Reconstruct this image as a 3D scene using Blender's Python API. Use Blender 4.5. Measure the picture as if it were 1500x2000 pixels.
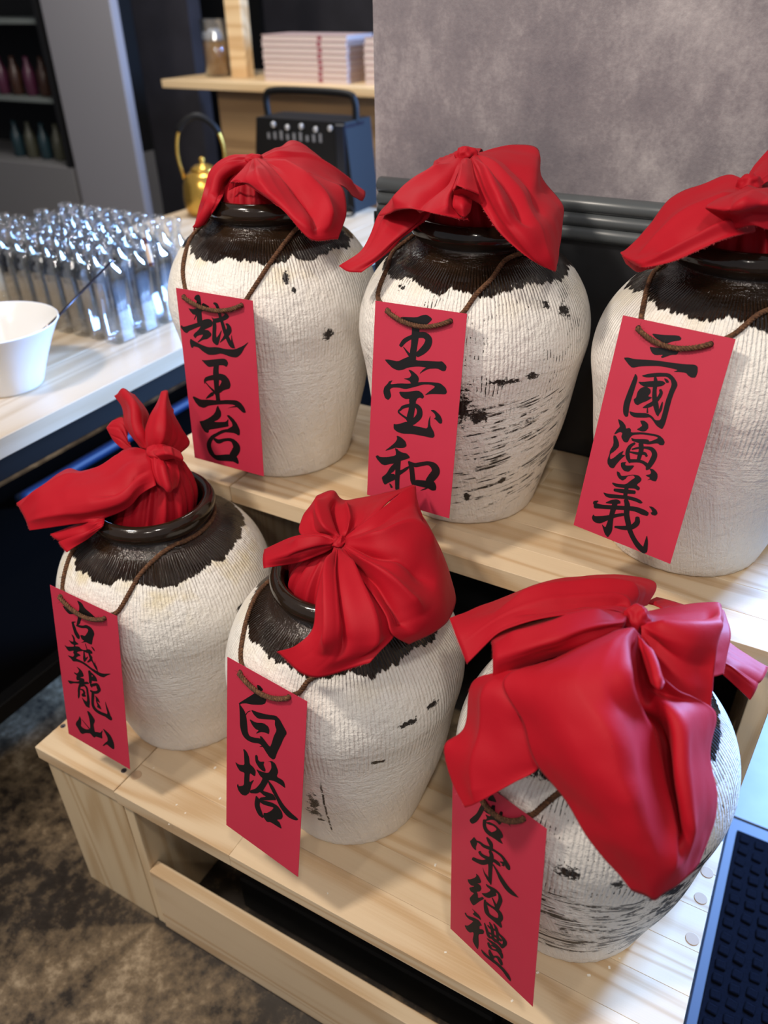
import bpy, bmesh, math, random
import numpy as np
from mathutils import Vector, Matrix, noise as mnoise
from mathutils.geometry import tessellate_polygon

SC = bpy.context.scene
COL = SC.collection
for o in list(bpy.data.objects):
    bpy.data.objects.remove(o)
rng = random.Random(7)

# ------------------------------------------------------------------ camera
# solved from the vanishing points of the display stand (1500 x 2000 frame)
F_PX = 1538.25
CAM_R = np.array([[0.87386872, 0.48595305, -0.0142508],
                  [0.2579228, -0.48826063, -0.83371301],
                  [-0.41210349, 0.72488012, -0.55201406]])   # rows: right, down, forward
CAM_C = np.array([0.74529, -0.461346, 1.377646])
cam_data = bpy.data.cameras.new('camera')
cam_data.sensor_fit = 'VERTICAL'
cam_data.sensor_height = 36.0
cam_data.lens = 36.0 * F_PX / 2000.0
cam_data.clip_start = 0.05
cam_data.clip_end = 60
cam_data.dof.use_dof = True
cam_data.dof.focus_distance = 0.96
cam_data.dof.aperture_fstop = 3.5
cam = bpy.data.objects.new('camera', cam_data)
COL.objects.link(cam)
cr, cd, cf = CAM_R
cam.matrix_world = Matrix(((cr[0], -cd[0], -cf[0], CAM_C[0]),
                           (cr[1], -cd[1], -cf[1], CAM_C[1]),
                           (cr[2], -cd[2], -cf[2], CAM_C[2]),
                           (0, 0, 0, 1)))
SC.camera = cam

# ------------------------------------------------------------------ world, lights, exposure
SC.view_settings.view_transform = 'Standard'
SC.view_settings.look = 'None'
SC.view_settings.exposure = 0.14
SC.view_settings.gamma = 1.0
SC.view_settings.use_curve_mapping = False
world = bpy.data.worlds.new('room_air')
SC.world = world
world.use_nodes = True
bg = world.node_tree.nodes['Background']
bg.inputs[0].default_value = (0.92, 0.93, 1.0, 1)
bg.inputs[1].default_value = 0.30

def area(name, loc, target, sx, sy, watts, colour, spread=180):
    d = bpy.data.lights.new(name, 'AREA')
    d.shape = 'RECTANGLE'
    d.size, d.size_y, d.energy, d.color = sx, sy, watts, colour
    d.spread = math.radians(spread)
    o = bpy.data.objects.new(name, d)
    COL.objects.link(o)
    o.location = loc
    o.rotation_euler = (Vector(target) - Vector(loc)).to_track_quat('-Z', 'Y').to_euler()
    return o

area('ceiling_lamp_key', (-0.45, -0.75, 2.65), (0.30, 0.35, 0.7), 0.20, 0.20, 30, (1.0, 0.89, 0.77))
area('ceiling_lamp_front', (1.05, -0.75, 2.65), (0.45, 0.35, 0.7), 0.16, 0.16, 11, (1.0, 0.92, 0.83))
area('ceiling_lamp_left', (-0.15, -1.7, 2.65), (0.2, 0.3, 0.7), 0.12, 0.12, 7, (1.0, 0.92, 0.82))
area('ceiling_lamp_right', (1.1, -1.7, 2.65), (0.5, 0.3, 0.7), 0.12, 0.12, 6, (1.0, 0.92, 0.82))
area('ceiling_lamp_back', (-1.3, 1.9, 2.65), (-1.4, 2.2, 0.7), 0.5, 0.5, 15, (1.0, 0.95, 0.88))
area('ceiling_lamp_counter', (-1.2, 1.6, 2.65), (-1.6, 2.9, 1.05), 0.4, 0.4, 17, (1.0, 0.94, 0.86))
area('door_daylight', (1.60, 2.9, 1.75), (0.85, 0.3, 0.4), 0.55, 1.7, 440, (0.25, 0.48, 1.0))

# ------------------------------------------------------------------ pixel helpers (photo pixel -> point in the place)
def ray(px):
    d = np.array([(px[0] - 750) / F_PX, (px[1] - 1000) / F_PX, 1.0])
    return CAM_R.T @ d
def on_x(px, x):
    d = ray(px); return CAM_C + d * ((x - CAM_C[0]) / d[0])
def on_y(px, y):
    d = ray(px); return CAM_C + d * ((y - CAM_C[1]) / d[1])
def on_z(px, z):
    d = ray(px); return CAM_C + d * ((z - CAM_C[2]) / d[2])
def at_depth(px, depth):
    return CAM_C + ray(px) * depth
def depth_of(p):
    return float(CAM_R[2] @ (np.asarray(p) - CAM_C))

# ------------------------------------------------------------------ mesh helpers
ROOT = {}
def mesh_of(name, verts, faces, smooth=False):
    me = bpy.data.meshes.new(name)
    me.from_pydata([tuple(map(float, v)) for v in verts], [], faces)
    if smooth:
        me.polygons.foreach_set('use_smooth', [True] * len(me.polygons))
    me.update()
    return me
def tag(o, label=None, cat=None, group=None, kind=None):
    if label: o['label'] = label
    if cat: o['category'] = cat
    if group: o['group'] = group
    if kind: o['kind'] = kind
    return o
def empty(name, loc, label, cat, group=None):
    o = bpy.data.objects.new(name, None)
    o.empty_display_size = 0.05
    COL.objects.link(o)
    o.location = loc
    ROOT[o] = np.array(loc, float)
    return tag(o, label, cat, group)
def root_loc(p):
    while p is not None:
        if p in ROOT: return ROOT[p]
        p = p.parent
    return np.zeros(3)
def obj(name, verts, faces, mat, parent=None, smooth=False):
    """verts in world coordinates; a child keeps its place under its thing"""
    off = root_loc(parent)
    v = np.asarray(verts, float) - off
    me = mesh_of(name, v, faces, smooth)
    if mat: me.materials.append(mat)
    o = bpy.data.objects.new(name, me)
    COL.objects.link(o)
    if parent: o.parent = parent
    return o
def inst(name, me, parent, loc, rot=(0, 0, 0), scale=(1, 1, 1)):
    o = bpy.data.objects.new(name, me)
    COL.objects.link(o)
    o.parent = parent
    o.location = tuple(np.asarray(loc, float) - root_loc(parent))
    o.rotation_euler = rot
    o.scale = scale
    return o
def bm_mesh(name, bm, mat=None, smooth=False):
    me = bpy.data.meshes.new(name)
    bm.to_mesh(me); bm.free()
    if mat: me.materials.append(mat)
    if smooth:
        me.polygons.foreach_set('use_smooth', [True] * len(me.polygons))
    return me
def box_vf(x0, x1, y0, y1, z0, z1, bev=0.0, seg=1):
    bm = bmesh.new()
    bmesh.ops.create_cube(bm, size=1.0)
    for v in bm.verts:
        v.co = Vector((x0 + (v.co.x + .5) * (x1 - x0), y0 + (v.co.y + .5) * (y1 - y0), z0 + (v.co.z + .5) * (z1 - z0)))
    if bev > 0:
        bmesh.ops.bevel(bm, geom=bm.edges[:], offset=bev, segments=seg, profile=0.5, affect='EDGES')
    bm.verts.index_update()
    vs = [tuple(v.co) for v in bm.verts]
    fs = [[v.index for v in f.verts] for f in bm.faces]
    bm.free()
    return vs, fs
def box(name, x0, x1, y0, y1, z0, z1, mat, parent=None, bev=0.0, seg=1):
    vs, fs = box_vf(x0, x1, y0, y1, z0, z1, bev, seg)
    return obj(name, vs, fs, mat, parent)
def merge(parts):
    V, Fc = [], []
    for v, f in parts:
        n = len(V)
        V += [tuple(p) for p in v]
        Fc += [[i + n for i in q] for q in f]
    return V, Fc
def lathe(profile, seg=48, centre=(0, 0, 0), close_top=False, close_bottom=True):
    V, Fc = [], []
    cx, cy, cz = centre
    n = len(profile)
    for r, z in profile:
        for k in range(seg):
            a = 2 * math.pi * k / seg
            V.append((cx + r * math.cos(a), cy + r * math.sin(a), cz + z))
    for i in range(n - 1):
        for k in range(seg):
            k2 = (k + 1) % seg
            Fc.append([i * seg + k, i * seg + k2, (i + 1) * seg + k2, (i + 1) * seg + k])
    if close_bottom: Fc.append(list(range(seg))[::-1])
    if close_top: Fc.append([(n - 1) * seg + k for k in range(seg)])
    return V, Fc
def frames(path):
    P = np.asarray(path, float)
    T = np.gradient(P, axis=0)
    T /= np.linalg.norm(T, axis=1)[:, None] + 1e-12
    N = []
    up = np.array([0, 0, 1.0])
    if abs(T[0] @ up) > .9: up = np.array([1.0, 0, 0])
    n = np.cross(T[0], up); n /= np.linalg.norm(n)
    for t in T:
        n = n - t * (n @ t); n /= np.linalg.norm(n) + 1e-12
        N.append(n)
    N = np.array(N)
    return P, T, N, np.cross(T, N)
def tube(path, radius, seg=8, caps=True):
    P, T, N, B = frames(path)
    r = np.broadcast_to(np.asarray(radius, float), (len(P),))
    V, Fc = [], []
    for i in range(len(P)):
        for k in range(seg):
            a = 2 * math.pi * k / seg
            V.append(P[i] + r[i] * (math.cos(a) * N[i] + math.sin(a) * B[i]))
    for i in range(len(P) - 1):
        for k in range(seg):
            k2 = (k + 1) % seg
            Fc.append([i * seg + k, i * seg + k2, (i + 1) * seg + k2, (i + 1) * seg + k])
    if caps:
        Fc.append(list(range(seg))[::-1]); Fc.append([(len(P) - 1) * seg + k for k in range(seg)])
    return V, Fc
def catmull(pts, n):
    """n samples of a Catmull-Rom curve through pts, uniform in parameter"""
    P = np.asarray(pts, float)
    if len(P) == 2:
        t = np.linspace(0, 1, n)[:, None]; return P[0] * (1 - t) + P[1] * t
    Q = np.vstack([2 * P[0] - P[1], P, 2 * P[-1] - P[-2]])
    u = np.linspace(0, len(P) - 1, n)
    i = np.minimum(u.astype(int), len(P) - 2)
    t = (u - i)[:, None]
    a, b, c, d = Q[i], Q[i + 1], Q[i + 2], Q[i + 3]
    return .5 * ((2 * b) + (c - a) * t + (2 * a - 5 * b + 4 * c - d) * t * t + (3 * b - a - 3 * c + d) * t ** 3)
def even(path, step):
    P = np.asarray(path, float)
    s = np.concatenate([[0], np.cumsum(np.linalg.norm(np.diff(P, axis=0), axis=1))])
    m = max(3, int(s[-1] / step))
    t = np.linspace(0, s[-1], m)
    return np.stack([np.interp(t, s, P[:, k]) for k in range(3)], 1)

# ------------------------------------------------------------------ materials
def new_mat(name):
    m = bpy.data.materials.new(name)
    m.use_nodes = True
    nt = m.node_tree
    return m, nt, nt.nodes['Principled BSDF']
def srgb(r, g, b):
    f = lambda c: (c / 255 / 12.92) if c / 255 <= .04045 else ((c / 255 + .055) / 1.055) ** 2.4
    return (f(r), f(g), f(b), 1)
class NT:
    """small node writer"""
    def __init__(s, nt): s.nt = nt
    def n(s, t, **kw):
        nd = s.nt.nodes.new(t)
        for k, v in kw.items(): setattr(nd, k, v)
        return nd
    def l(s, a, b): s.nt.links.new(a, b)
    def val(s, x, sock):
        if hasattr(x, 'is_output'): s.l(x, sock)
        else: sock.default_value = x
    def math(s, op, a, b=0.0, c=None, clamp=False):
        nd = s.n('ShaderNodeMath', operation=op, use_clamp=clamp)
        s.val(a, nd.inputs[0]); s.val(b, nd.inputs[1])
        if c is not None: s.val(c, nd.inputs[2])
        return nd.outputs[0]
    def noise(s, vec, scale, detail=3, rough=.5, dim='3D'):
        nd = s.n('ShaderNodeTexNoise', noise_dimensions=dim)
        if vec is not None: s.l(vec, nd.inputs['Vector'])
        nd.inputs['Scale'].default_value = scale
        nd.inputs['Detail'].default_value = detail
        nd.inputs['Roughness'].default_value = rough
        return nd.outputs['Fac']
    def ramp(s, fac, stops, interp='LINEAR'):
        nd = s.n('ShaderNodeValToRGB')
        cr = nd.color_ramp; cr.interpolation = interp
        while len(cr.elements) < len(stops): cr.elements.new(.5)
        for e, (p, c) in zip(cr.elements, stops):
            e.position = p; e.color = c if len(c) == 4 else (*c, 1)
        s.l(fac, nd.inputs[0]); return nd.outputs[0]
    def step(s, x, lo, hi):
        nd = s.n('ShaderNodeMapRange', interpolation_type='SMOOTHSTEP')
        s.val(x, nd.inputs[0]); s.val(lo, nd.inputs[1]); s.val(hi, nd.inputs[2])
        nd.inputs[3].default_value = 0; nd.inputs[4].default_value = 1
        return nd.outputs[0]
    def mix(s, f, a, b):
        nd = s.n('ShaderNodeMix', data_type='RGBA')
        s.val(f, nd.inputs[0]); s.val(a, nd.inputs[6]); s.val(b, nd.inputs[7])
        return nd.outputs[2]
    def obj(s): return s.n('ShaderNodeTexCoord').outputs['Object']
    def xyz(s, v):
        nd = s.n('ShaderNodeSeparateXYZ'); s.l(v, nd.inputs[0]); return nd.outputs
    def vec(s, x, y, z):
        nd = s.n('ShaderNodeCombineXYZ')
        for k, q in enumerate((x, y, z)): s.val(q, nd.inputs[k])
        return nd.outputs[0]
    def scale(s, v, sc):
        nd = s.n('ShaderNodeMapping'); s.l(v, nd.inputs[0]); nd.inputs['Scale'].default_value = sc; return nd.outputs[0]
    def bump(s, h, strength, dist, normal=None):
        nd = s.n('ShaderNodeBump')
        nd.inputs['Strength'].default_value = strength; nd.inputs['Distance'].default_value = dist
        s.l(h, nd.inputs['Height'])
        if normal is not None: s.l(normal, nd.inputs['Normal'])
        return nd.outputs[0]
def plain(name, col, rough=.5, metal=0.0, coat=0.0, spec=.5, bump=None):
    m, nt, p = new_mat(name)
    p.inputs['Base Color'].default_value = col
    p.inputs['Roughness'].default_value = rough
    p.inputs['Metallic'].default_value = metal
    p.inputs['Coat Weight'].default_value = coat
    p.inputs['Specular IOR Level'].default_value = spec
    if bump:
        w = NT(nt)
        nz = w.noise(w.obj(), bump[0], 4)
        w.l(w.bump(nz, bump[1], .002), p.inputs['Normal'])
        cv = w.mix(w.step(nz, .3, .7), tuple(c * .82 for c in col[:3]) + (1,), tuple(min(1, c * 1.12) for c in col[:3]) + (1,))
        w.l(cv, p.inputs['Base Color'])
    return m
def wood(name, light, dark, axis=0, ring=38.0, rough=.48, var=.09):
    m, nt, p = new_mat(name)
    w = NT(nt)
    oi = w.n('ShaderNodeObjectInfo')
    o = w.obj()
    off = w.n('ShaderNodeVectorMath', operation='MULTIPLY_ADD')
    w.l(oi.outputs['Random'], off.inputs[0]); off.inputs[1].default_value = (7.3, 3.1, 5.7); w.l(o, off.inputs[2])
    sc = [1.0, 1.0, 1.0]; sc[axis] = .075
    v = w.scale(off.outputs[0], tuple(sc))
    warp = w.noise(v, 9, 2, .5)
    v2 = w.n('ShaderNodeVectorMath', operation='ADD'); w.l(v, v2.inputs[0])
    ws = w.math('MULTIPLY', warp, .10); w.l(w.vec(ws, ws, ws), v2.inputs[1])
    body = w.noise(v2.outputs[0], ring * .24, 1.5, .45)
    rg = w.math('MULTIPLY_ADD', w.math('SINE', w.math('MULTIPLY', body, 62.0)), .5, .5)
    rg = w.math('POWER', rg, 1.6)
    fine = w.noise(w.scale(off.outputs[0], tuple(.02 if k == axis else 1.0 for k in range(3))), 420, 2, .6)
    g = w.math('ADD', w.math('MULTIPLY', rg, .55), w.math('MULTIPLY', fine, .45))
    col = w.mix(w.step(g, .15, 1.05), light, dark)
    tone = w.math('ADD', w.math('MULTIPLY', oi.outputs['Random'], var * 2), 1 - var)
    hs = w.n('ShaderNodeHueSaturation'); w.l(col, hs.inputs['Color']); w.l(tone, hs.inputs['Value'])
    w.l(hs.outputs[0], p.inputs['Base Color'])
    p.inputs['Roughness'].default_value = rough
    w.l(w.bump(g, .12, .001), p.inputs['Normal'])
    return m

M = {}
M['pine'] = wood('pine', srgb(216, 193, 160), srgb(192, 158, 117), 0)
M['pine_y'] = wood('pine_side', srgb(216, 193, 157), srgb(194, 163, 122), 2)
M['pine_far'] = wood('counter_wood', srgb(226, 196, 150), srgb(198, 158, 108), 0, ring=20)
M['cabinet'] = wood('cabinet_wood', srgb(176, 140, 96), srgb(146, 112, 74), 0, ring=16)
M['white_table'] = wood('pale_table_wood', srgb(206, 187, 160), srgb(186, 162, 130), 1, ring=18, rough=.32, var=.05)
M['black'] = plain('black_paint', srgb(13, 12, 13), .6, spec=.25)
M['black_metal'] = plain('black_metal', srgb(13, 12, 12), .55, spec=.25)
M['plug'] = plain('wood_plug', srgb(190, 160, 128), .6)
M['screw'] = plain('screw_steel', srgb(96, 92, 96), .35, .9)

# ================================================================== SETTING
Z1, Z2 = 0.366, 0.721          # lower and upper step heights
YF, YM, YB = 0.0, 0.355, 0.712  # stand front, upper step front, wall face
XR, XL = 0.826, -0.176

def mat_concrete():
    m, nt, p = new_mat('stained_concrete')
    w = NT(nt); o = w.obj()
    a = w.noise(o, 1.7, 6, .62); b = w.noise(o, 9, 7, .7); c = w.noise(o, 46, 5, .65)
    f = w.math('ADD', w.math('ADD', w.math('MULTIPLY', a, .62), w.math('MULTIPLY', b, .36)), w.math('MULTIPLY', c, .22))
    col = w.ramp(f, [(.47, srgb(20, 17, 16)), (.58, srgb(46, 39, 33)), (.66, srgb(114, 97, 75)), (.77, srgb(196, 176, 146))])
    w.l(col, p.inputs['Base Color'])
    w.l(w.math('MULTIPLY_ADD', b, .5, .15), p.inputs['Roughness'])
    w.l(w.bump(c, .25, .002), p.inputs['Normal'])
    return m
def mat_plaster():
    m, nt, p = new_mat('mottled_plaster')
    w = NT(nt); o = w.obj()
    st = w.scale(o, (1.0, 1.0, .6))
    a = w.noise(o, 5, 6, .6); b = w.noise(st, 45, 5, .65); c = w.noise(o, 160, 3, .6)
    f = w.math('ADD', w.math('ADD', w.math('MULTIPLY', a, .68), w.math('MULTIPLY', b, .22)), w.math('MULTIPLY', c, .10))
    col = w.ramp(f, [(.36, srgb(110, 104, 110)), (.47, srgb(129, 122, 126)), (.56, srgb(155, 148, 150)), (.66, srgb(182, 175, 175))])
    w.l(col, p.inputs['Base Color'])
    p.inputs['Roughness'].default_value = .62
    w.l(w.bump(w.math('ADD', b, c), .35, .0015), p.inputs['Normal'])
    return m
M['concrete'] = mat_concrete()
M['plaster'] = mat_plaster()
M['dark_panel'] = plain('charcoal_panel', srgb(30, 31, 34), .42, bump=(30, .1))
M['rail'] = plain('dark_grey_gloss_paint', srgb(80, 84, 86), .32)
M['far_wall'] = plain('dark_grey_far_wall', srgb(52, 50, 56), .7, bump=(6, .05))
M['pillar'] = plain('light_grey_pillar_paint', srgb(138, 136, 140), .55)
M['tile'] = plain('entrance_tile', srgb(92, 92, 96), .4, bump=(12, .05))
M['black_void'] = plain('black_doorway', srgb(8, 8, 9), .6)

fl = box('floor', -6, 4.5, -3, 6, -.05, 0, M['concrete']); tag(fl, kind='structure')
for i in range(4):
    for j in range(9):
        x0 = .845 + i * .42; y0 = .709 + j * .42
        t = box('floor_tile', x0 + .002, x0 + .418, y0 + .002, y0 + .418, 0, .006, M['tile'], fl, .0015)

wall = box('wall_back', .074, .842, YB, .84, 0, 2.75, M['plaster']); tag(wall, kind='structure')
box('lower_panel', .071, .845, YB - .004, YB + .001, 0, 1.076, M['dark_panel'], wall)
tr = bpy.data.objects.new('trim_1', None); COL.objects.link(tr); tag(tr, kind='structure')
for k, (zc, rr) in enumerate(((1.119, .0105), (1.099, .0095), (1.080, .0105))):
    prof = [(0, -rr - .001), (-.007, -rr - .001), (-.011, -rr), (-.016, -rr * .55), (-.018, 0), (-.016, rr * .55), (-.011, rr), (-.007, rr + .001), (0, rr + .001)]
    V, Fc = [], []
    for x in (.084, .846):
        V += [(x, YB + y, zc + z) for y, z in prof]
    n = len(prof)
    for q in range(n - 1): Fc.append([q, q + 1, n + q + 1, n + q])
    Fc += [list(range(n))[::-1], list(range(n, 2 * n))]
    obj('rail', V, Fc, M['rail'], tr, True)
# wall socket low on the dark wall under the upper step
M['socket'] = plain('grey_plastic', srgb(120, 122, 124), .4)
sk = empty('wall_socket', (.40, YB - .004, .60), 'grey wall socket on the dark wall under the upper step', 'socket')
p_ = on_y((955, 1150), YB - .01)
box('face_plate', .33, .41, YB - .014, YB - .004, .50, .60, M['socket'], sk, .003)
box('outlet', .350, .390, YB - .018, YB - .0135, .535, .575, M['black'], sk, .002)

# the back room
wf = box('wall_far', -6, 1.2, 4.3, 4.4, 0, 2.75, M['far_wall']); tag(wf, kind='structure')
wl = box('wall_left', -5.1, -5.0, -3, 4.4, 0, 2.75, M['far_wall']); tag(wl, kind='structure')
a_, b_ = on_y((372, 60), 4.29)[0], on_y((516, 60), 4.29)[0]
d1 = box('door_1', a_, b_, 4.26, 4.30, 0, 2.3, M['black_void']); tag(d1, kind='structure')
x0, x1 = on_y((76, 0), 2.5)[0], on_y((214, 0), 2.5)[0]
pl = box('wall_pillar', x0, x1, 2.5, 2.55, 0, 2.75, M['pillar'], None, .006); tag(pl, kind='structure')
x0b, x1b = on_y((225, 100), 3.3)[0], on_y((372, 60), 3.3)[0]
pd = box('wall_side', x0b - .3, x1b, 3.3, 3.4, 0, 2.75, M['far_wall']); tag(pd, kind='structure')

# ================================================================== STEPPED DISPLAY STAND
def boards(name, x0, x1, y0, y1, z0, z1, mat, parent, rows, seed, bev=.0004, gap=.00012):
    r = random.Random(seed)
    ys = np.linspace(y0, y1, rows + 1)
    for k in range(rows):
        cuts = [x0]
        x = x0 + r.uniform(.18, .55) * (x1 - x0)
        if r.random() < .75 and x1 - x0 > .4: cuts.append(x)
        cuts.append(x1)
        for a, b in zip(cuts[:-1], cuts[1:]):
            box(name, a + gap, b - gap, ys[k] + gap, ys[k + 1] - gap, z0, z1, mat, parent, bev)
st = empty('stepped_stand', (.413, .356, 0), 'wide pine two-step display stand carrying the six wine jars', 'display stand')
T = .026
boards('top_board', 0.0012, XR, YF, YM - .002, Z1 - T, Z1, M['pine'], st, 6, 3)
boards('upper_board', 0.0012, XR, YM - .004, YB - .006, Z2 - .030, Z2, M['pine'], st, 6, 5)
box('side_panel', .002, .021, .008, YM, 0, Z1 - T, M['pine_y'], st, .001)
box('side_panel', XR - .022, XR - .002, .008, YM, 0, Z1 - T, M['pine_y'], st, .001)
box('side_panel', XR - .028, XR - .002, YM + .006, YB - .008, 0, Z2 - .03, M['pine_y'], st, .001)
box('front_board', .022, XR - .024, .004, .026, 0.002, .170, M['pine'], st, .0015)
box('inner_divider', .022, .20, .30, .315, 0.002, Z1 - T, M['pine_y'], st, .001)
box('dark_crate', .12, .60, .10, .28, .002, .09, M['black'], st, .004)
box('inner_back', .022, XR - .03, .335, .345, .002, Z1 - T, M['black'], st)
plug_me = mesh_of('plug', *lathe([(.0085, 0), (.0085, .0008), (.0079, .0011)], 20, close_top=True), smooth=False)
plug_me.materials.append(M['plug'])
for px in ((1352, 1834), (1368.6, 1754.7), (1381, 1704)):
    q = on_z(px, Z1); inst('plug', plug_me, st, (q[0], q[1], Z1 - .0003))
q = on_z((266, 1514), Z1); inst('plug', plug_me, st, (q[0], q[1], Z1 - .0003))

ns = empty('narrow_stand', (-.09, .356, 0), 'narrow pine step unit butted to the left end of the wide stand', 'display stand')
box('top_board', XL, -.0008, YF + .002, YM - .002, Z1 - .027, Z1, M['pine'], ns, .0012)
box('upper_board', XL, -.0008, YM - .004, YB - .002, Z2 - .030, Z2, M['pine'], ns, .0012)
box('front_panel', XL + .010, -.001, .008, .027, 0.001, Z1 - .027, M['pine_y'], ns, .001)
box('side_panel', XL + .010, XL + .030, .0275, YM, 0.001, Z1 - .027, M['pine_y'], ns, .001)
box('upper_front_panel', XL + .010, -.001, YM + .004, YM + .022, 0.001, Z2 - .030, M['pine_y'], ns, .001)
box('upper_side_panel', -.020, -.001, YM + .0225, YB - .004, 0.001, Z2 - .030, M['pine_y'], ns, .001)
box('upper_side_panel', XL + .010, XL + .028, YM + .0225, YB - .004, 0.001, Z2 - .030, M['pine_y'], ns, .001)
screw_me = mesh_of('screw', *lathe([(.0045, 0), (.0045, .0006), (.003, .001), (.0012, .0003)], 14, close_top=True))
screw_me.materials.append(M['screw'])
for px in ((123, 1418), (242, 1505)):
    q = on_z(px, Z1); inst('screw', screw_me, ns, (q[0], q[1], Z1 - .0003))

# ================================================================== MAT beside the stand
M['mat_blue'] = plain('navy_mat_pile', srgb(9, 11, 21), 1.0, spec=.08, bump=(300, .3))
M['mat_edge'] = plain('blue_rubber_edge', srgb(46, 56, 78), .5)
mt = empty('door_mat', (1.25, .05, 0), 'navy studded door mat with a blue rubber edge beside the stand', 'door mat')
box('base', .857, 1.70, -.60, .708, 0, .006, M['mat_edge'], mt, .002)
box('pile', .874, 1.683, -.583, .680, .0055, .009, M['mat_blue'], mt, .001)
vs, fs = box_vf(-.0085, .0085, -.0085, .0085, -.001, .0032, .0028, 2)
stud = mesh_of('stud', vs, fs); stud.materials.append(M['mat_blue'])
for i in range(12):
    for j in range(24):
        inst('stud', stud, mt, (.890 + i * .0265 + rng.uniform(-.0015, .0015), .664 - j * .0265 - .004 * math.sin(i * 2.1) + rng.uniform(-.0015, .0015), .0088), (0, 0, rng.uniform(-.12, .12)), (1, 1, rng.uniform(.8, 1.3)))

# ================================================================== WINE JARS
JAR_XY = [(.007, .505), (.333, .525), (.659, .556), (-.013, .201), (.313, .188), (.651, .188)]
JAR_Z = [Z2, Z2, Z2, Z1, Z1, Z1]
HP = np.array([0, .004, .057, .133, .209, .266, .3135, .3515, .370, .381, .387, .392])
RP = np.array([.104, .1075, .121, .140, .151, .1595, .1495, .1245, .097, .082, .078, .079])
_prof = catmull(np.stack([HP, RP], 1), 400)
def r_jar(h):
    h = np.asarray(h, float)
    r = np.interp(h, _prof[:, 0], _prof[:, 1])
    return np.where(h > .388, .0885, r)       # lip

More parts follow.
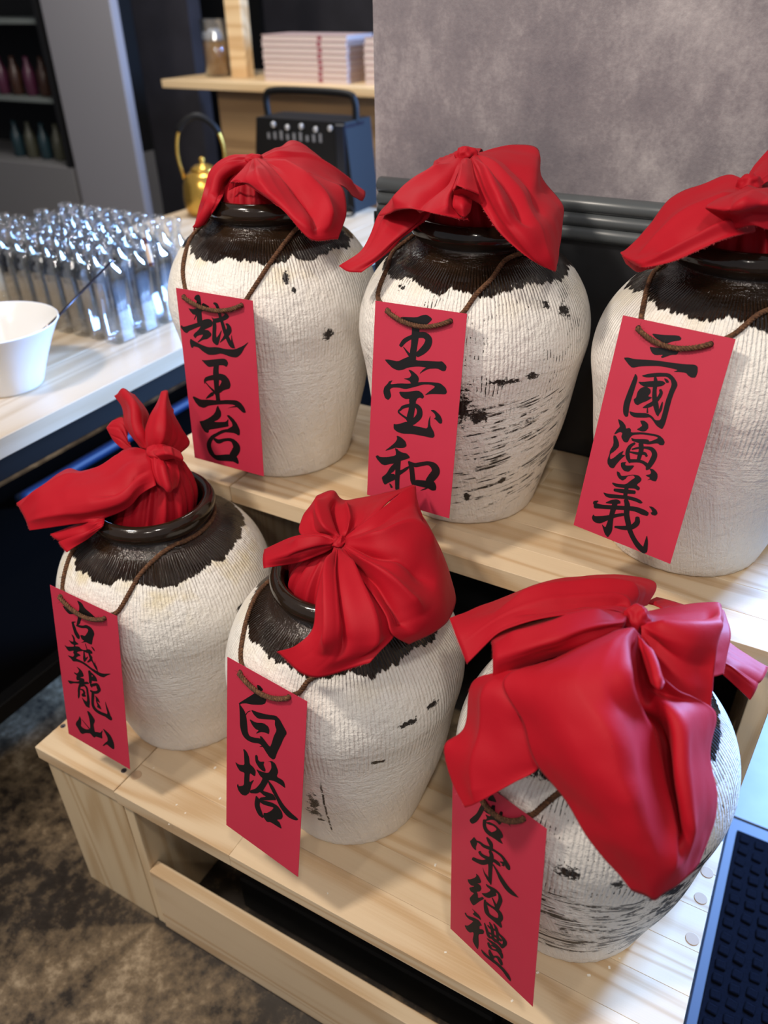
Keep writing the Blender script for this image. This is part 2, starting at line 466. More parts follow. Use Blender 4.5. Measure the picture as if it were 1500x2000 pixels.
def jar_material(i, seed, blobs=(), streak=None, tint=.35, crack=None):
    m, nt, p = new_mat('jar_paint_and_glaze_%d' % (i + 1))
    w = NT(nt)
    o = w.obj(); X, Y, Z = w.xyz(o)
    ang = w.math('ARCTAN2', X, w.math('MULTIPLY', Y, -1.0))
    so = seed * 3.7
    # edge of the glaze: wavy, with brush bristles
    n1 = w.noise(w.vec(w.math('MULTIPLY', ang, 1.1), so, 0.0), 2.2, 2, .5)
    n2 = w.noise(w.vec(w.math('MULTIPLY', ang, 9.0), so, w.math('MULTIPLY', Z, 14.0)), 2.0, 4, .7)
    hb = w.math('ADD', w.math('MULTIPLY_ADD', n1, .030, .336), w.math('MULTIPLY', w.math('SUBTRACT', n2, .5), .017))
    hb = w.math('ADD', hb, .0005)
    glaze = w.step(w.math('SUBTRACT', Z, hb), -.0006, .0006)
    # scraped and unpainted places
    dark = None
    def union(a, b): return b if a is None else w.math('MAXIMUM', a, b)
    rag = w.noise(w.scale(o, (95, 95, 120)), 1.0, 6, .8)
    for (ad, hh, ra, rh) in blobs:
        da = w.math('DIVIDE', w.math('SUBTRACT', ang, math.radians(ad)), math.radians(ra))
        dh = w.math('DIVIDE', w.math('SUBTRACT', Z, hh), rh)
        d2 = w.math('SQRT', w.math('ADD', w.math('MULTIPLY', da, da), w.math('MULTIPLY', dh, dh)))
        dark = union(dark, w.step(w.math('ADD', d2, w.math('MULTIPLY_ADD', rag, 5.0, -2.4)), .95, .80))
    for (ac, aw, h0, h1, thr, slope, sh) in (streak or ()):
        sv = w.vec(w.math('MULTIPLY', ang, 1.1), so, w.math('MULTIPLY', w.math('SUBTRACT', Z, w.math('MULTIPLY', ang, slope)), sh))
        nz = w.noise(sv, 1.6, 6, .68)
        band = w.math('MULTIPLY', w.step(Z, h0 - .02, h0 + .02), w.step(Z, h1 + .03, h1 - .03))
        side = w.step(w.math('ABSOLUTE', w.math('SUBTRACT', ang, math.radians(ac))), math.radians(aw), math.radians(aw * .35))
        k = w.math('MULTIPLY', band, side)
        s_ = w.step(w.math('ADD', nz, w.math('MULTIPLY', w.math('SUBTRACT', k, 1.0), .35)), thr, thr + .010)
        s_ = w.math('MULTIPLY', s_, w.step(w.noise(w.scale(o, (26, 26, 34)), 1.0, 5, .75), .44, .54))
        dark = union(dark, s_)
    # thin gaps in the comb grooves
    ribn = w.noise(w.vec(w.math('MULTIPLY', ang, 26.0), so, w.math('MULTIPLY', Z, 30.0)), 1.5, 3, .6)
    rib = w.math('SINE', w.math('ADD', w.math('MULTIPLY', ang, 185.0), w.math('MULTIPLY', ribn, 5.5)))
    upper = w.math('MULTIPLY', w.step(w.math('ADD', Z, w.math('MULTIPLY', n2, .02)), .195, .235), w.step(Z, .375, .362))
    gapn = w.noise(w.scale(o, (24, 24, 40)), 1.0, 4, .7)
    if streak:
        gaps = w.math('MULTIPLY', w.math('MULTIPLY', w.step(gapn, .56, .62), w.step(rib, -.75, -.92)), upper)
        dark = union(dark, gaps)
    if crack:
        ac, h0, h1 = crack
        wob = w.math('MULTIPLY', w.math('SUBTRACT', w.noise(w.vec(so, 0.0, w.math('MULTIPLY', Z, 30.0)), 2.0, 4, .7), .5), .05)
        line = w.step(w.math('ABSOLUTE', w.math('ADD', w.math('SUBTRACT', ang, math.radians(ac)), wob)), .012, .006)
        line = w.math('MULTIPLY', line, w.math('MULTIPLY', w.step(Z, h0, h0 + .006), w.step(Z, h1, h1 - .03)))
        dark = union(dark, w.math('MULTIPLY', line, w.step(rag, .42, .5)))
    lum = w.noise(w.scale(o, (7, 7, 5)), 1.0, 4, .6)
    white = w.mix(lum, srgb(228, 223, 214), srgb(247, 243, 236))
    near = w.math('MULTIPLY', w.step(w.math('SUBTRACT', hb, Z), .07, .0), w.step(w.noise(w.scale(o, (16, 16, 16)), 1.0, 3, .6), .45, .68))
    white = w.mix(w.math('MULTIPLY', near, tint), white, srgb(222, 205, 160))
    col = white
    if dark is not None:
        col = w.mix(dark, col, srgb(30, 24, 22))
    gl = w.mix(w.noise(w.scale(o, (30, 30, 12)), 1.0, 4, .6), srgb(26, 17, 11), srgb(50, 36, 24))
    col = w.mix(glaze, col, gl)
    w.l(col, p.inputs['Base Color'])
    w.l(w.math('MULTIPLY_ADD', glaze, -.31, .42), p.inputs['Roughness'])
    p.inputs['Coat Weight'].default_value = 0.0
    # relief
    lump = w.noise(w.scale(o, (75, 75, 75)), 1.0, 4, .65)
    horiz = w.noise(w.vec(w.math('MULTIPLY', ang, 4.0), so, w.math('MULTIPLY', Z, 260.0)), 1.0, 4, .6)
    diag = w.noise(w.vec(w.math('MULTIPLY', w.math('ADD', ang, w.math('MULTIPLY', Z, 2.0)), 34.0), so, w.math('MULTIPLY', Z, 8.0)), 1.0, 4, .6)
    lowtex = w.mix(w.step(Z, .20, .12), horiz, diag)
    rmod = w.step(w.noise(w.scale(o, (9, 9, 9)), 1.0, 3, .6), .32, .62)
    ramp_ = w.math('MAXIMUM', w.math('MULTIPLY_ADD', rmod, .17, .05), w.math('MULTIPLY', glaze, .75))
    ribh = w.math('MULTIPLY', rib, w.math('MULTIPLY', upper, ramp_))
    low = w.math('MULTIPLY', w.math('MULTIPLY_ADD', lowtex, .9, -.45), w.math('SUBTRACT', 1.0, w.math('MULTIPLY', upper, .7)))
    hgt = w.math('ADD', w.math('ADD', ribh, low), w.math('MULTIPLY', lump, w.math('MULTIPLY_ADD', glaze, -1.0, 1.6)))
    ring = w.step(w.math('ABSOLUTE', w.math('SUBTRACT', Z, w.math('MULTIPLY_ADD', n1, .03, .235))), .006, .0)
    hgt = w.math('ADD', hgt, w.math('MULTIPLY', ring, .16))
    hgt = w.math('SUBTRACT', hgt, w.math('MULTIPLY', glaze, .25))
    if dark is not None: hgt = w.math('SUBTRACT', hgt, w.math('MULTIPLY', dark, .4))
    grain = w.noise(w.scale(o, (260, 260, 260)), 1.0, 3, .6)
    hgt = w.math('ADD', hgt, w.math('MULTIPLY', grain, .34))
    w.l(w.bump(hgt, .95, .0024), p.inputs['Normal'])
    return m
def rim_material():
    m, nt, p = new_mat('brown_glaze')
    w = NT(nt); o = w.obj()
    n = w.noise(o, 28, 4, .6)
    w.l(w.mix(n, srgb(24, 17, 12), srgb(46, 34, 24)), p.inputs['Base Color'])
    p.inputs['Roughness'].default_value = .13
    w.l(w.bump(w.noise(o, 55, 3, .5), .35, .0015), p.inputs['Normal'])
    return m
M['glaze'] = rim_material()

JAR_LABEL = [
    'white painted wine jar, clean and creamy, left on the upper step',
    'white wine jar with black brush streaks bared on its lower half, upper step middle',
    'plain white wine jar cut off by the right edge of the picture, upper step',
    'white rough painted wine jar with big brown shoulder, left on the lower step',
    'white wine jar with dark cracks beside its tag, lower step middle',
    'nearest white wine jar with blackened base, lower step right, under the largest cloth']
JAR_ARGS = [
    dict(seed=1, blobs=((45, .333, 2.2, .008), (64, .250, 3.0, .009), (48, .318, 1.0, .004)), tint=.55),
    dict(seed=2, blobs=((19, .212, 5, .030), (27, .198, 5, .014), (73, .321, 4.0, .010), (62, .330, 3, .005), (38, .249, 7, .006), (52, .252, 4, .004), (-22, .345, 3, .004), (24, .057, 2.6, .008), (46, .085, 2.6, .005)),
         streak=((55, 75, .02, .235, .535, .035, 120.0),), tint=.25),
    dict(seed=3, blobs=((30, .262, 2.5, .004),), tint=.30),
    dict(seed=4, blobs=((84, .285, 2.5, .006),), tint=.75),
    dict(seed=5, blobs=((12, .135, 3, .020), (10, .105, 4, .012), (14, .085, 3, .006), (60, .285, 5, .004), (45, .232, 4, .004), (74, .29, 4, .004)), crack=(18, .045, .20), tint=.25),
    dict(seed=6, blobs=((8, .262, 5, .010), (26, .258, 3, .007), (38, .255, 5, .008), (-16, .352, 5, .010)),
         streak=((10, 60, .03, .225, .49, .02, 120.0), (72, 48, .03, .26, .36, .09, 80.0)), tint=.2)]
def build_jar(i):
    x, y = JAR_XY[i]; z = JAR_Z[i]
    root = empty('wine_jar', (x, y, z), JAR_LABEL[i], 'jar', 'rice wine jars on the stepped stand')
    mat = jar_material(i, **JAR_ARGS[i])
    seg = 160
    hs = np.concatenate([[0, .002, .005], np.linspace(.012, .36, 60), np.linspace(.363, .392, 14)])
    V, Fc = [], []
    for h in hs:
        r0 = float(np.interp(h, _prof[:, 0], _prof[:, 1]))
        for k in range(seg):
            a = 2 * math.pi * k / seg
            c, s = math.cos(a), math.sin(a)
            nz = mnoise.noise(Vector((c * 1.6 + i * 9, s * 1.6, h * 9)))
            rr = r0 * (1 + .010 * nz * min(1, max(0, (.375 - h) / .05)))
            if h < .006: rr += .0012 * mnoise.noise(Vector((c * 14, s * 14 + i, 3.0)))
            V.append((x + rr * c, y + rr * s, z + h))
    n = len(hs)
    for q in range(n - 1):
        for k in range(seg):
            k2 = (k + 1) % seg
            Fc.append([q * seg + k, q * seg + k2, (q + 1) * seg + k2, (q + 1) * seg + k])
    Fc.append(list(range(seg))[::-1])
    obj('body', V, Fc, mat, root, True)
    prof = [(.0775, .386), (.082, .3885), (.0865, .393), (.0890, .399), (.0893, .405), (.0875, .411), (.083, .4155), (.078, .4165), (.0735, .414), (.071, .408), (.0695, .395), (.0690, .375), (.072, .355), (.075, .35)]
    pv, pf = lathe(prof, 96, (x, y, z), close_bottom=False, close_top=True)
    rm = obj('rim', pv, pf, M['glaze'], root, True)
    rm['label'] = 'brown glazed rolled rim'
    return root
JARS = [build_jar(i) for i in range(6)]

def jar_hit(px, i, off=.0):
    """first point of the photo ray on jar i, or its closest pass"""
    d = ray(px); d = d / np.linalg.norm(d)
    t = np.linspace(.35, 2.4, 8000)
    P = CAM_C + t[:, None] * d
    h = P[:, 2] - JAR_Z[i]
    rho = np.hypot(P[:, 0] - JAR_XY[i][0], P[:, 1] - JAR_XY[i][1])
    g = rho - (r_jar(h) + off)
    ok = (h > 0) & (h < .416)
    ins = ok & (g < 0)
    if ins.any(): return P[np.argmax(ins)]
    g2 = np.where(ok, g, 9); return P[np.argmin(g2)]
def inside_jar(P, off=.004):
    res = np.zeros(len(P), bool)
    for (x, y), z in zip(JAR_XY, JAR_Z):
        h = P[:, 2] - z
        rho = np.hypot(P[:, 0] - x, P[:, 1] - y)
        res |= (h > 0) & (h < .417 + off) & (rho < r_jar(np.clip(h, 0, .415)) + off)
    return res

# ================================================================== RED PAPER TAGS with brushed characters and twine
TAG_W, TAG_H = .1294, .2618
TAG_POSE = [((.0259, .3456, .6713), (.9994, .0337, -.0010), (.0014, -.0717, -.9974)),
            ((.3251, .3741, .6908), (.9965, -.0678, .0492), (.0353, -.1922, -.9807)),
            ((.6182, .4154, .7014), (.9690, -.2448, .0343), (-.0261, -.2396, -.9705)),
            ((-.0100, .0482, .3382), (.9995, -.0315, -.0038), (-.0089, -.1646, -.9863)),
            ((.2986, .0401, .3481), (.9891, -.1406, .0436), (.0123, -.2160, -.9763)),
            ((.5873, .0426, .3203), (.9298, -.3428, .1337), (.0898, -.1410, -.9859))]
TAG_POSE = [(np.array(c) + [0, 0, .366], np.array(u), np.array(v)) for c, u, v in TAG_POSE]
def tag_front(i):
    c, u, v = TAG_POSE[i]
    n = -np.cross(u, v); return n / np.linalg.norm(n)
def on_tag(px, i):
    c, u, v = TAG_POSE[i]; n = tag_front(i)
    d = ray(px); return CAM_C + d * (((c - CAM_C) @ n) / (d @ n))
def tag_uv(px, i):
    c, u, v = TAG_POSE[i]; q = on_tag(px, i) - c
    return q @ u, q @ v

# brush strokes, written from the photograph: (region x, y, size) then strokes.
# 'P' = outline of a stroke, 'R' = centre line with widths; units are 1/1500 of the region
INK = {
0: [((340, 560, 180), '''
P 325 190 350 140 400 125 425 150 440 240 445 350 450 450 460 540 470 620 400 640 375 560 370 450 365 330 370 230 345 210
P 460 270 480 262 575 318 560 335 440 330
P 235 345 260 355 320 365 400 340 450 350 545 375 450 400 440 440 380 450 330 540 325 530 355 455 310 450 265 400
P 105 655 125 620 150 655 300 610 430 570 480 535 560 520 610 540 630 580 620 640 540 675 490 700 560 705 610 760 605 800 540 850 470 860 395 908 380 900 440 840 480 775 400 790 365 810 350 842 315 800 325 765 400 700 440 640 380 660 240 720 215 755 170 740
P 605 475 640 520 740 500 800 480 830 445 790 425 800 415 870 440 900 490 860 530 740 575 680 585 640 560
R 655 560 50 660 650 60 655 780 60 665 870 80 700 930 50
P 640 880 720 800 780 690 760 780 740 870 715 955 660 920
R 650 265 30 690 290 50 720 360 45 750 470 45 790 600 50 830 730 60 880 850 60 940 960 60 995 998 6
P 935 760 950 860 995 998 930 900
P 835 598 880 592 930 650 940 730 900 790 830 850 735 918 800 820 845 730 865 650
P 870 380 950 370 960 400 930 418 890 400
P 270 838 310 870 430 935 560 985 700 980 850 1015 990 1020 1130 960 1220 892 1150 985 1090 1095 1020 1150 930 1140 770 1080 660 1105 560 1105 470 1050 400 985 320 965 305 995 280 985 258 900'''),
 ((360, 700, 180), '''
P 278 20 330 30 480 15 640 0 690 20 718 80 690 140 640 110 560 110 480 130 395 140 330 80
R 525 100 80 515 200 90 520 300 95 525 420 80 535 520 80 545 620 65 555 700 70
P 320 345 350 300 470 265 590 245 670 270 730 340 757 425 740 490 640 515 580 565 540 520 575 445 612 375 590 350 480 350 380 360 345 380 335 420 320 380
R 350 390 14 410 460 20 480 530 35 520 580 40
P 345 660 380 610 440 550 490 540 480 600 400 640
P 135 625 160 615 270 670 400 670 560 685 700 675 850 680 920 720 980 800 1005 880 960 885 880 810 810 750 680 740 520 750 400 765 320 805 240 780 180 710
P 700 812 770 785 840 770 900 800 850 790 770 795'''),
 ((360, 760, 180), '''
P 550 260 560 290 600 370 600 440 560 490 480 530 560 535 680 530 720 480 715 560 725 605 640 620 500 645 400 660 400 700 375 712 330 690 280 610 245 520 300 515 400 470 480 410 515 350 520 310
P 690 425 730 420 800 480 860 560 905 660 905 740 885 755 820 715 740 705 660 700 700 650 790 600 775 540 720 470
R 700 670 45 620 690 50 540 730 50 460 780 60 410 860 70 405 940 70 440 1030 70 490 1090 60 560 1115 90 700 1115 110 800 1125 110 850 1170 70 875 1205 30
R 490 810 40 560 850 70 650 825 50 740 820 50 800 850 70 850 930 110 840 1000 130 790 1080 120''')],
1: [((720, 580, 200), '''
P 440 310 500 290 700 300 790 265 850 258 910 295 935 330 850 410 760 420 640 440 540 410 480 370
R 690 400 110 690 500 110 680 600 105 670 700 95 655 800 95 650 900 90 645 980 90
R 470 715 50 530 640 65 620 590 60 720 560 80 820 560 90 880 620 100 860 710 110 790 790 100 710 850 70
R 510 730 10 570 810 30 620 870 50
P 235 915 300 915 430 945 520 900 620 860 700 930 850 935 1030 945 1080 940 1145 1010 1130 1080 1080 1085 1010 1045 880 1050 800 1090 740 1130 800 1060 850 1030 720 1015 580 1030 500 1065 430 1075 350 1040 280 970'''),
 ((720, 700, 200), '''
P 580 160 640 180 720 250 740 300 720 370 640 390 600 330 560 310 510 295 600 285 630 240
P 355 318 330 350 320 380 450 365 600 370 750 345 900 345 1050 360 1130 430 1150 490 1130 525 1000 520 900 520 820 540 880 490 985 410 900 380 800 380 700 410 600 435 540 450 440 425 350 425 310 450 330 530 330 560 290 610 240 580 215 490 230 420 280 370 300 335
P 440 485 560 490 730 468 790 510 815 560 790 590 750 570 710 590 690 640 590 640 600 590 540 595 480 560
R 650 560 90 645 650 95 630 760 90 610 860 100 610 950 90 600 1020 90
R 465 760 20 500 715 45 590 690 50 690 690 60 745 750 75 740 840 90 680 910 80 640 950 60
R 480 730 25 440 780 25 490 830 25 560 880 35 590 920 50
P 368 955 400 965 480 950 560 920 640 980 760 1005 865 1030 880 900 908 830 900 900 905 980 960 1080 968 1140 935 1165 800 1135 640 1105 500 1100 420 1075 368 1030
P 905 755 970 755 1050 830 1080 900 1075 950 1040 955 980 890 955 885 985 860 970 810'''),
 ((720, 820, 200), '''
P 410 228 470 250 540 310 560 380 520 410 440 412 400 405 330 430 235 455 320 390 390 330 420 280
P 385 410 430 430 440 450 500 480 560 490 605 540 600 560 520 585 470 600 460 640 340 640 240 665 190 650 120 570 103 530 135 515 170 545 280 545 400 520 400 470
R 430 560 90 430 680 75 425 800 70 420 900 65 420 1010 60
P 190 840 260 790 320 690 370 640 420 640 385 740 320 790 385 790 400 870 300 915 240 950 215 920
R 440 780 70 500 750 50 560 710 40 600 680 14
P 300 925 330 940 360 990 325 998
R 590 610 30 625 680 70 640 780 70 650 880 75 665 950 50
R 600 620 30 680 660 60 780 645 60 880 635 60 960 680 100 985 760 120 930 840 120 880 900 100
P 680 875 820 885 930 890 970 910 995 975 985 1030 930 1035 870 1000 800 985 720 965 660 950
P 740 1040 880 975 860 1010''')],
2: [((1200, 620, 200), '''
P 545 232 700 255 940 262 985 300 970 335 850 350 700 412 740 380 600 300
P 512 425 600 440 780 455 900 445 948 490 920 545 830 548 700 595 680 575 720 545 600 552 550 520
P 133 588 210 585 290 610 500 620 660 635 860 665 1040 685 1180 690 1222 720 1222 800 1190 880 1130 882 1080 850 1050 810 960 800 860 795 940 770 800 735 650 710 500 710 380 715 260 738 210 690'''),
 ((1160, 720, 200), '''
R 610 85 20 610 140 60 570 260 75 520 400 85 480 530 90 470 640 80 480 690 50
P 700 100 820 70 950 58 1100 65 1170 120 1220 200 1225 250 1180 340 1140 450 1110 560 1080 680 1040 820 1000 890 920 840 860 750 820 710 760 718 600 715 540 680 515 620 600 645 780 650 860 700 900 755 975 755 1010 640 1050 480 1100 340 1140 240 1130 170 1070 115 960 115 780 130 720 115
P 650 190 720 195 850 180 1000 175 1055 210 1010 250 900 270 740 265 680 230
R 900 130 40 905 200 60 890 320 60 890 430 70 910 540 80 930 650 50 940 690 20
P 930 690 960 580 1000 480 1015 490 1000 600 950 680
R 975 310 40 985 360 50 940 440 50 860 510 60 780 550 50 720 570 12
P 1030 135 1085 160 1105 200 1065 210 1040 170
P 720 270 770 260 830 300 835 350 790 405 860 420 780 470 700 500 640 535 600 510 582 450 620 425 640 340 680 290
R 785 570 12 785 640 25'''),
 ((1160, 800, 200), '''
P 355 135 420 170 465 230 470 280 520 265 545 290 540 335 700 330 850 350 960 375 1020 430 1040 480 1020 520 970 520 930 490 800 510 740 500 700 500 560 460 545 412 600 430 740 430 800 440 815 470 940 420 930 400 850 380 700 360 570 370 530 410 495 480 440 475 400 400 420 340 380 325 290 370 340 290 385 250 365 190
P 678 160 740 160 795 205 800 270 760 315 700 320 625 290 670 265 710 235 690 195
P 285 375 325 380 365 470 370 540 300 610 240 650 235 700 245 730 300 700 380 630 440 600 410 660 465 665 400 720 330 800 290 860 240 850 200 790 200 730 230 650 235 600 290 510
R 600 490 30 530 540 50 495 620 60 500 700 60 530 770 40
R 690 500 70 695 580 70 670 680 60 650 750 50
R 560 580 20 650 560 30 750 555 35 850 580 60 890 660 80 850 760 80 790 850 60 770 880 20
R 530 620 20 640 640 40 740 640 45 775 680 35
R 540 750 50 640 750 45 720 770 45 790 820 60
P 395 775 480 765 455 790 470 820 600 815 555 870 510 910 440 895 400 840
P 810 860 870 870 930 930 935 990 910 1050 870 1045 820 1020 780 1035 830 1000 750 960 830 945 840 910'''),
 ((1120, 920, 200), '''
P 635 0 680 20 700 70 760 70 880 50 960 65 1000 110 990 150 925 200 975 240 970 270 945 285 900 255 790 250 680 240 620 230 570 190 570 165 640 185 770 195 850 130 905 95 880 60 790 75 770 110 720 140 670 110 640 60
R 790 200 60 770 290 60 760 370 60
R 600 275 40 700 290 60 800 300 60 900 310 50
P 435 310 500 330 640 345 760 355 900 385 980 420 1018 460 985 478 900 440 780 410 650 400 540 395 470 370
P 460 465 560 420 640 410 690 440 690 475 640 480 560 480
R 320 505 80 420 520 60 560 530 60 740 540 60 900 555 70 1020 600 80 1085 628 60
P 285 470 300 435 375 430 340 470 320 520
R 620 440 70 590 540 80 560 650 70 540 750 80 520 870 90 500 955 30
P 415 770 470 830 500 740 520 900 500 965 460 920
P 270 680 295 630 310 660 450 655 600 630 740 610 760 650 640 670 500 720 400 765 340 760 290 730
R 770 420 60 790 500 80 780 620 80 800 740 80 830 870 70 890 1000 70 960 1100 80 1040 1170 80
P 1000 1190 1040 1050 1080 930 1095 1040 1085 1180 1040 1210
R 940 680 60 930 760 80 850 820 70 740 830 60 610 815 30
P 1105 515 1160 520 1220 570 1235 620 1205 650 1150 640 1130 605 1160 600 1140 555''')],
3: [((100, 1150, 140), '''
P 235 345 320 385 560 500 590 440 590 350 540 235 640 290 700 400 870 540 965 640 935 690 860 640 640 590 600 735 530 770 545 690 570 560 480 525 380 530 300 450
P 425 685 480 680 530 690 470 710 500 780 540 890 600 980 595 1050 550 1040 490 940 450 800
P 510 770 560 750 660 770 740 750 830 800 890 880 905 950 870 1040 855 1165 800 1150 730 1110 620 1125 700 1090 640 1050 610 970 650 965 710 990 780 880 770 840 730 820 640 820 580 800'''),
 ((115, 1230, 120), '''
P 305 105 350 130 390 200 395 270 495 350 400 365 400 400 490 405 550 470 600 490 690 490 640 345 650 325 700 480 740 470 810 520 825 580 750 580 660 555 610 510 460 530 440 560 490 580 540 630 470 645 410 690 520 740 620 790 700 850 800 930 940 1010 1060 1070 1290 1068 1160 1120 1100 1160 1020 1140 920 1080 780 970 680 890 560 810 440 770 350 770 300 700 215 625 250 625 350 660 380 610 350 550 370 505 250 525 200 470 135 360 200 410 370 410 370 365 310 340 235 240 300 280 360 290 350 200
R 615 520 25 620 620 40 625 700 60 625 770 30
P 610 770 650 690 720 640 690 710 640 780
R 740 560 40 780 680 50 830 780 30 900 900 50 950 1010 12
P 880 740 895 850 940 1010 880 890
P 790 610 825 680 790 760 710 800 690 780 750 720
P 790 395 850 440 890 530 840 490'''),
 ((120, 1290, 120), '''
P 370 145 430 180 500 250 530 310 550 385 450 415 550 440 565 490 560 520 630 510 690 560 590 580 520 590 450 600 440 560 300 550 210 570 150 480 220 490 300 510 420 510 450 480 380 480 365 420 380 360 310 310 315 280 380 320 430 270 430 230
R 460 590 60 430 700 55 430 800 50 425 880 40 420 925 8
R 480 620 40 570 610 40 625 680 45 640 780 45 655 900 55 660 1000 70 650 1090 80 680 1140 30
P 500 890 560 960 620 1000 680 1060 660 1145 600 1110 550 1020
R 470 700 30 530 720 40 560 790 50 530 840 70 590 860 40
R 680 250 50 700 330 70 710 430 70 710 540 60
P 660 240 740 290 840 390 885 505 800 500 740 490 700 400 760 395 770 370 730 330
R 720 600 60 790 590 70 870 580 60 905 660 80 925 720 70 870 770 70 780 770 60 710 730 30
P 700 550 740 560 760 640 740 660 710 610
R 770 770 60 770 880 65 765 1000 60 780 1110 60 850 1210 65 960 1280 70 1080 1330 75 1180 1390 90 1220 1440 50
P 1070 980 1110 1100 1170 1250 1230 1420 1180 1450 1110 1330 1130 1270 1090 1130
P 820 840 900 920 950 1035 900 1000 870 990 940 1090 985 1195 940 1170 870 1130 890 1090 850 1000 845 910'''),
 ((130, 1370, 120), '''
P 318 350 355 410 360 530 350 590 400 640 480 680 580 670 580 560 555 400 500 220 560 250 620 330 690 440 690 490 660 560 690 740 760 745 830 760 885 690 865 800 880 905 800 880 710 850 690 885 640 850 590 780 470 765 390 795 340 760 280 650 225 560 240 500 300 430
P 885 660 930 680 1060 800 1130 930 1165 1050 1170 1150 1140 1165 1060 1110 1000 1050 950 1050 930 1080 880 1080 940 1010 1010 960 1000 870 940 760
R 380 440 8 460 540 14 560 660 20''')],
4: [((440, 1330, 160), '''
P 590 65 640 85 700 160 640 200 580 110
P 248 405 400 310 590 190 740 255 755 330 735 410 660 435 490 430 380 405 300 410 262 435
R 265 430 14 310 560 90 330 680 120 340 820 130 365 950 110 420 1035 90 520 1080 95 640 1100 95 720 1170 90 790 1270 100 850 1350 110
R 370 630 12 410 570 12 460 545 12
P 470 520 600 570 780 615 930 630 1000 700 1060 810 1135 950 1070 1050 1020 1170 950 1310 915 1420 870 1435 800 1380 760 1270 690 1160 630 1005 670 1010 820 1210 850 1150 890 1010 945 900 910 800 915 720 890 705 700 695 600 685 530 620
P 440 688 560 760 700 765 790 830 812 900 800 975 740 940 650 930 555 965 620 900 560 880 500 810
P 615 1205 700 1170 720 1200'''),
 ((440, 1460, 160), '''
P 330 35 350 25 400 80 440 180 450 300 520 360 560 430 550 520 520 515 450 460 440 640 535 580 480 680 460 780 440 830 375 880 300 860 240 780 215 690 235 660 250 710 345 690 350 560 355 455 270 430 220 350 182 258 250 310 355 320 350 200 345 90
P 550 140 580 130 600 170 600 220 640 260 720 255 700 310 740 400 735 440 690 430 620 370 560 270 550 200
P 765 262 850 240 920 290 975 440 940 530 1050 590 1085 640 1105 745 1020 680 900 610 800 590 780 640 720 740 690 790 820 830 890 860 940 960 860 960 720 965 620 950 640 915 755 895 700 870 640 810 580 840 450 830 460 780 560 750 640 660 690 560 640 520 565 388 640 430 790 470 850 380 840 270 810 255
R 790 610 20 860 730 60 960 920 60 1050 1080 80 1170 1220 95 1290 1300 60 1330 1310 20
R 570 890 20 590 970 90 590 1070 90 640 1200 80 690 1270 40
P 600 940 720 970 850 1000 960 1060 1040 1170 1057 1260 1030 1310 940 1315 1000 1370 1040 1490 940 1430 830 1360 765 1360 700 1270 705 1190 760 1200 850 1150 895 1095 800 1070 700 1040 640 1000''')],
5: [((880, 1550, 180), '''
P 640 40 690 10 755 140 700 130 600 100
R 570 130 70 520 230 80 460 340 80 400 410 100 345 450 90
P 580 200 690 230 725 210 730 300 690 280 600 235
P 525 250 640 300 800 350 860 390 930 440 985 540 930 480 860 425 830 480 800 500 720 430 660 420 600 440 560 430 600 400 565 330 640 370 660 345 580 310
R 700 200 60 690 300 60 680 400 60
R 830 300 50 810 400 60 800 490 40
R 560 430 60 555 520 55 590 600 60 660 660 70
P 580 460 650 460 740 510 830 610 860 680 850 720 810 725 860 820 800 790 720 730 650 690 640 640 740 600 755 570 700 520 600 490'''),
 ((890, 1620, 160), '''
P 340 130 390 200 395 260 370 320 380 385 330 350 290 290 262 210 290 190
R 390 215 30 450 240 40 520 300 55 620 340 60 720 390 40 840 480 45 910 580 60 960 680 80 985 730 40
P 795 580 900 590 900 680 830 650 870 640
R 575 145 30 610 200 60 650 270 70 660 340 50
R 630 390 50 660 470 70 650 540 100 640 600 90 640 700 75 635 820 70 640 930 50 648 1005 20
R 440 405 50 470 455 50 540 500 60 620 530 60
R 320 530 60 400 570 70 500 600 90 600 580 90 700 565 60 780 620 60 820 670 15
R 690 640 20 760 760 40 840 910 70 940 1060 80 1040 1160 70 1150 1240 10
P 495 670 530 780 600 860 640 960 650 1010 580 920 520 800'''),
 ((890, 1690, 140), '''
P 425 165 490 220 540 340 520 370 450 375 520 410 545 490 510 545 440 550 465 600 470 685 570 655 600 700 500 750 380 845 330 790 290 690 340 630 390 580 320 550 280 465 410 435 320 415 270 360 250 285 300 295 400 260 440 220
P 625 380 720 430 840 490 930 580 990 730 950 840 900 950 830 900 860 800 900 700 890 600 840 560 860 630 800 650 700 685 620 660 535 580 640 580 720 540 730 500 660 450
R 770 680 20 820 790 40 860 880 60
R 615 725 40 625 830 70 650 950 90 690 1030 70 790 1110 80 880 1170 110 960 1290 40
R 640 780 50 740 850 40 850 920 60 930 1010 80 940 1110 110 890 1160 110'''),
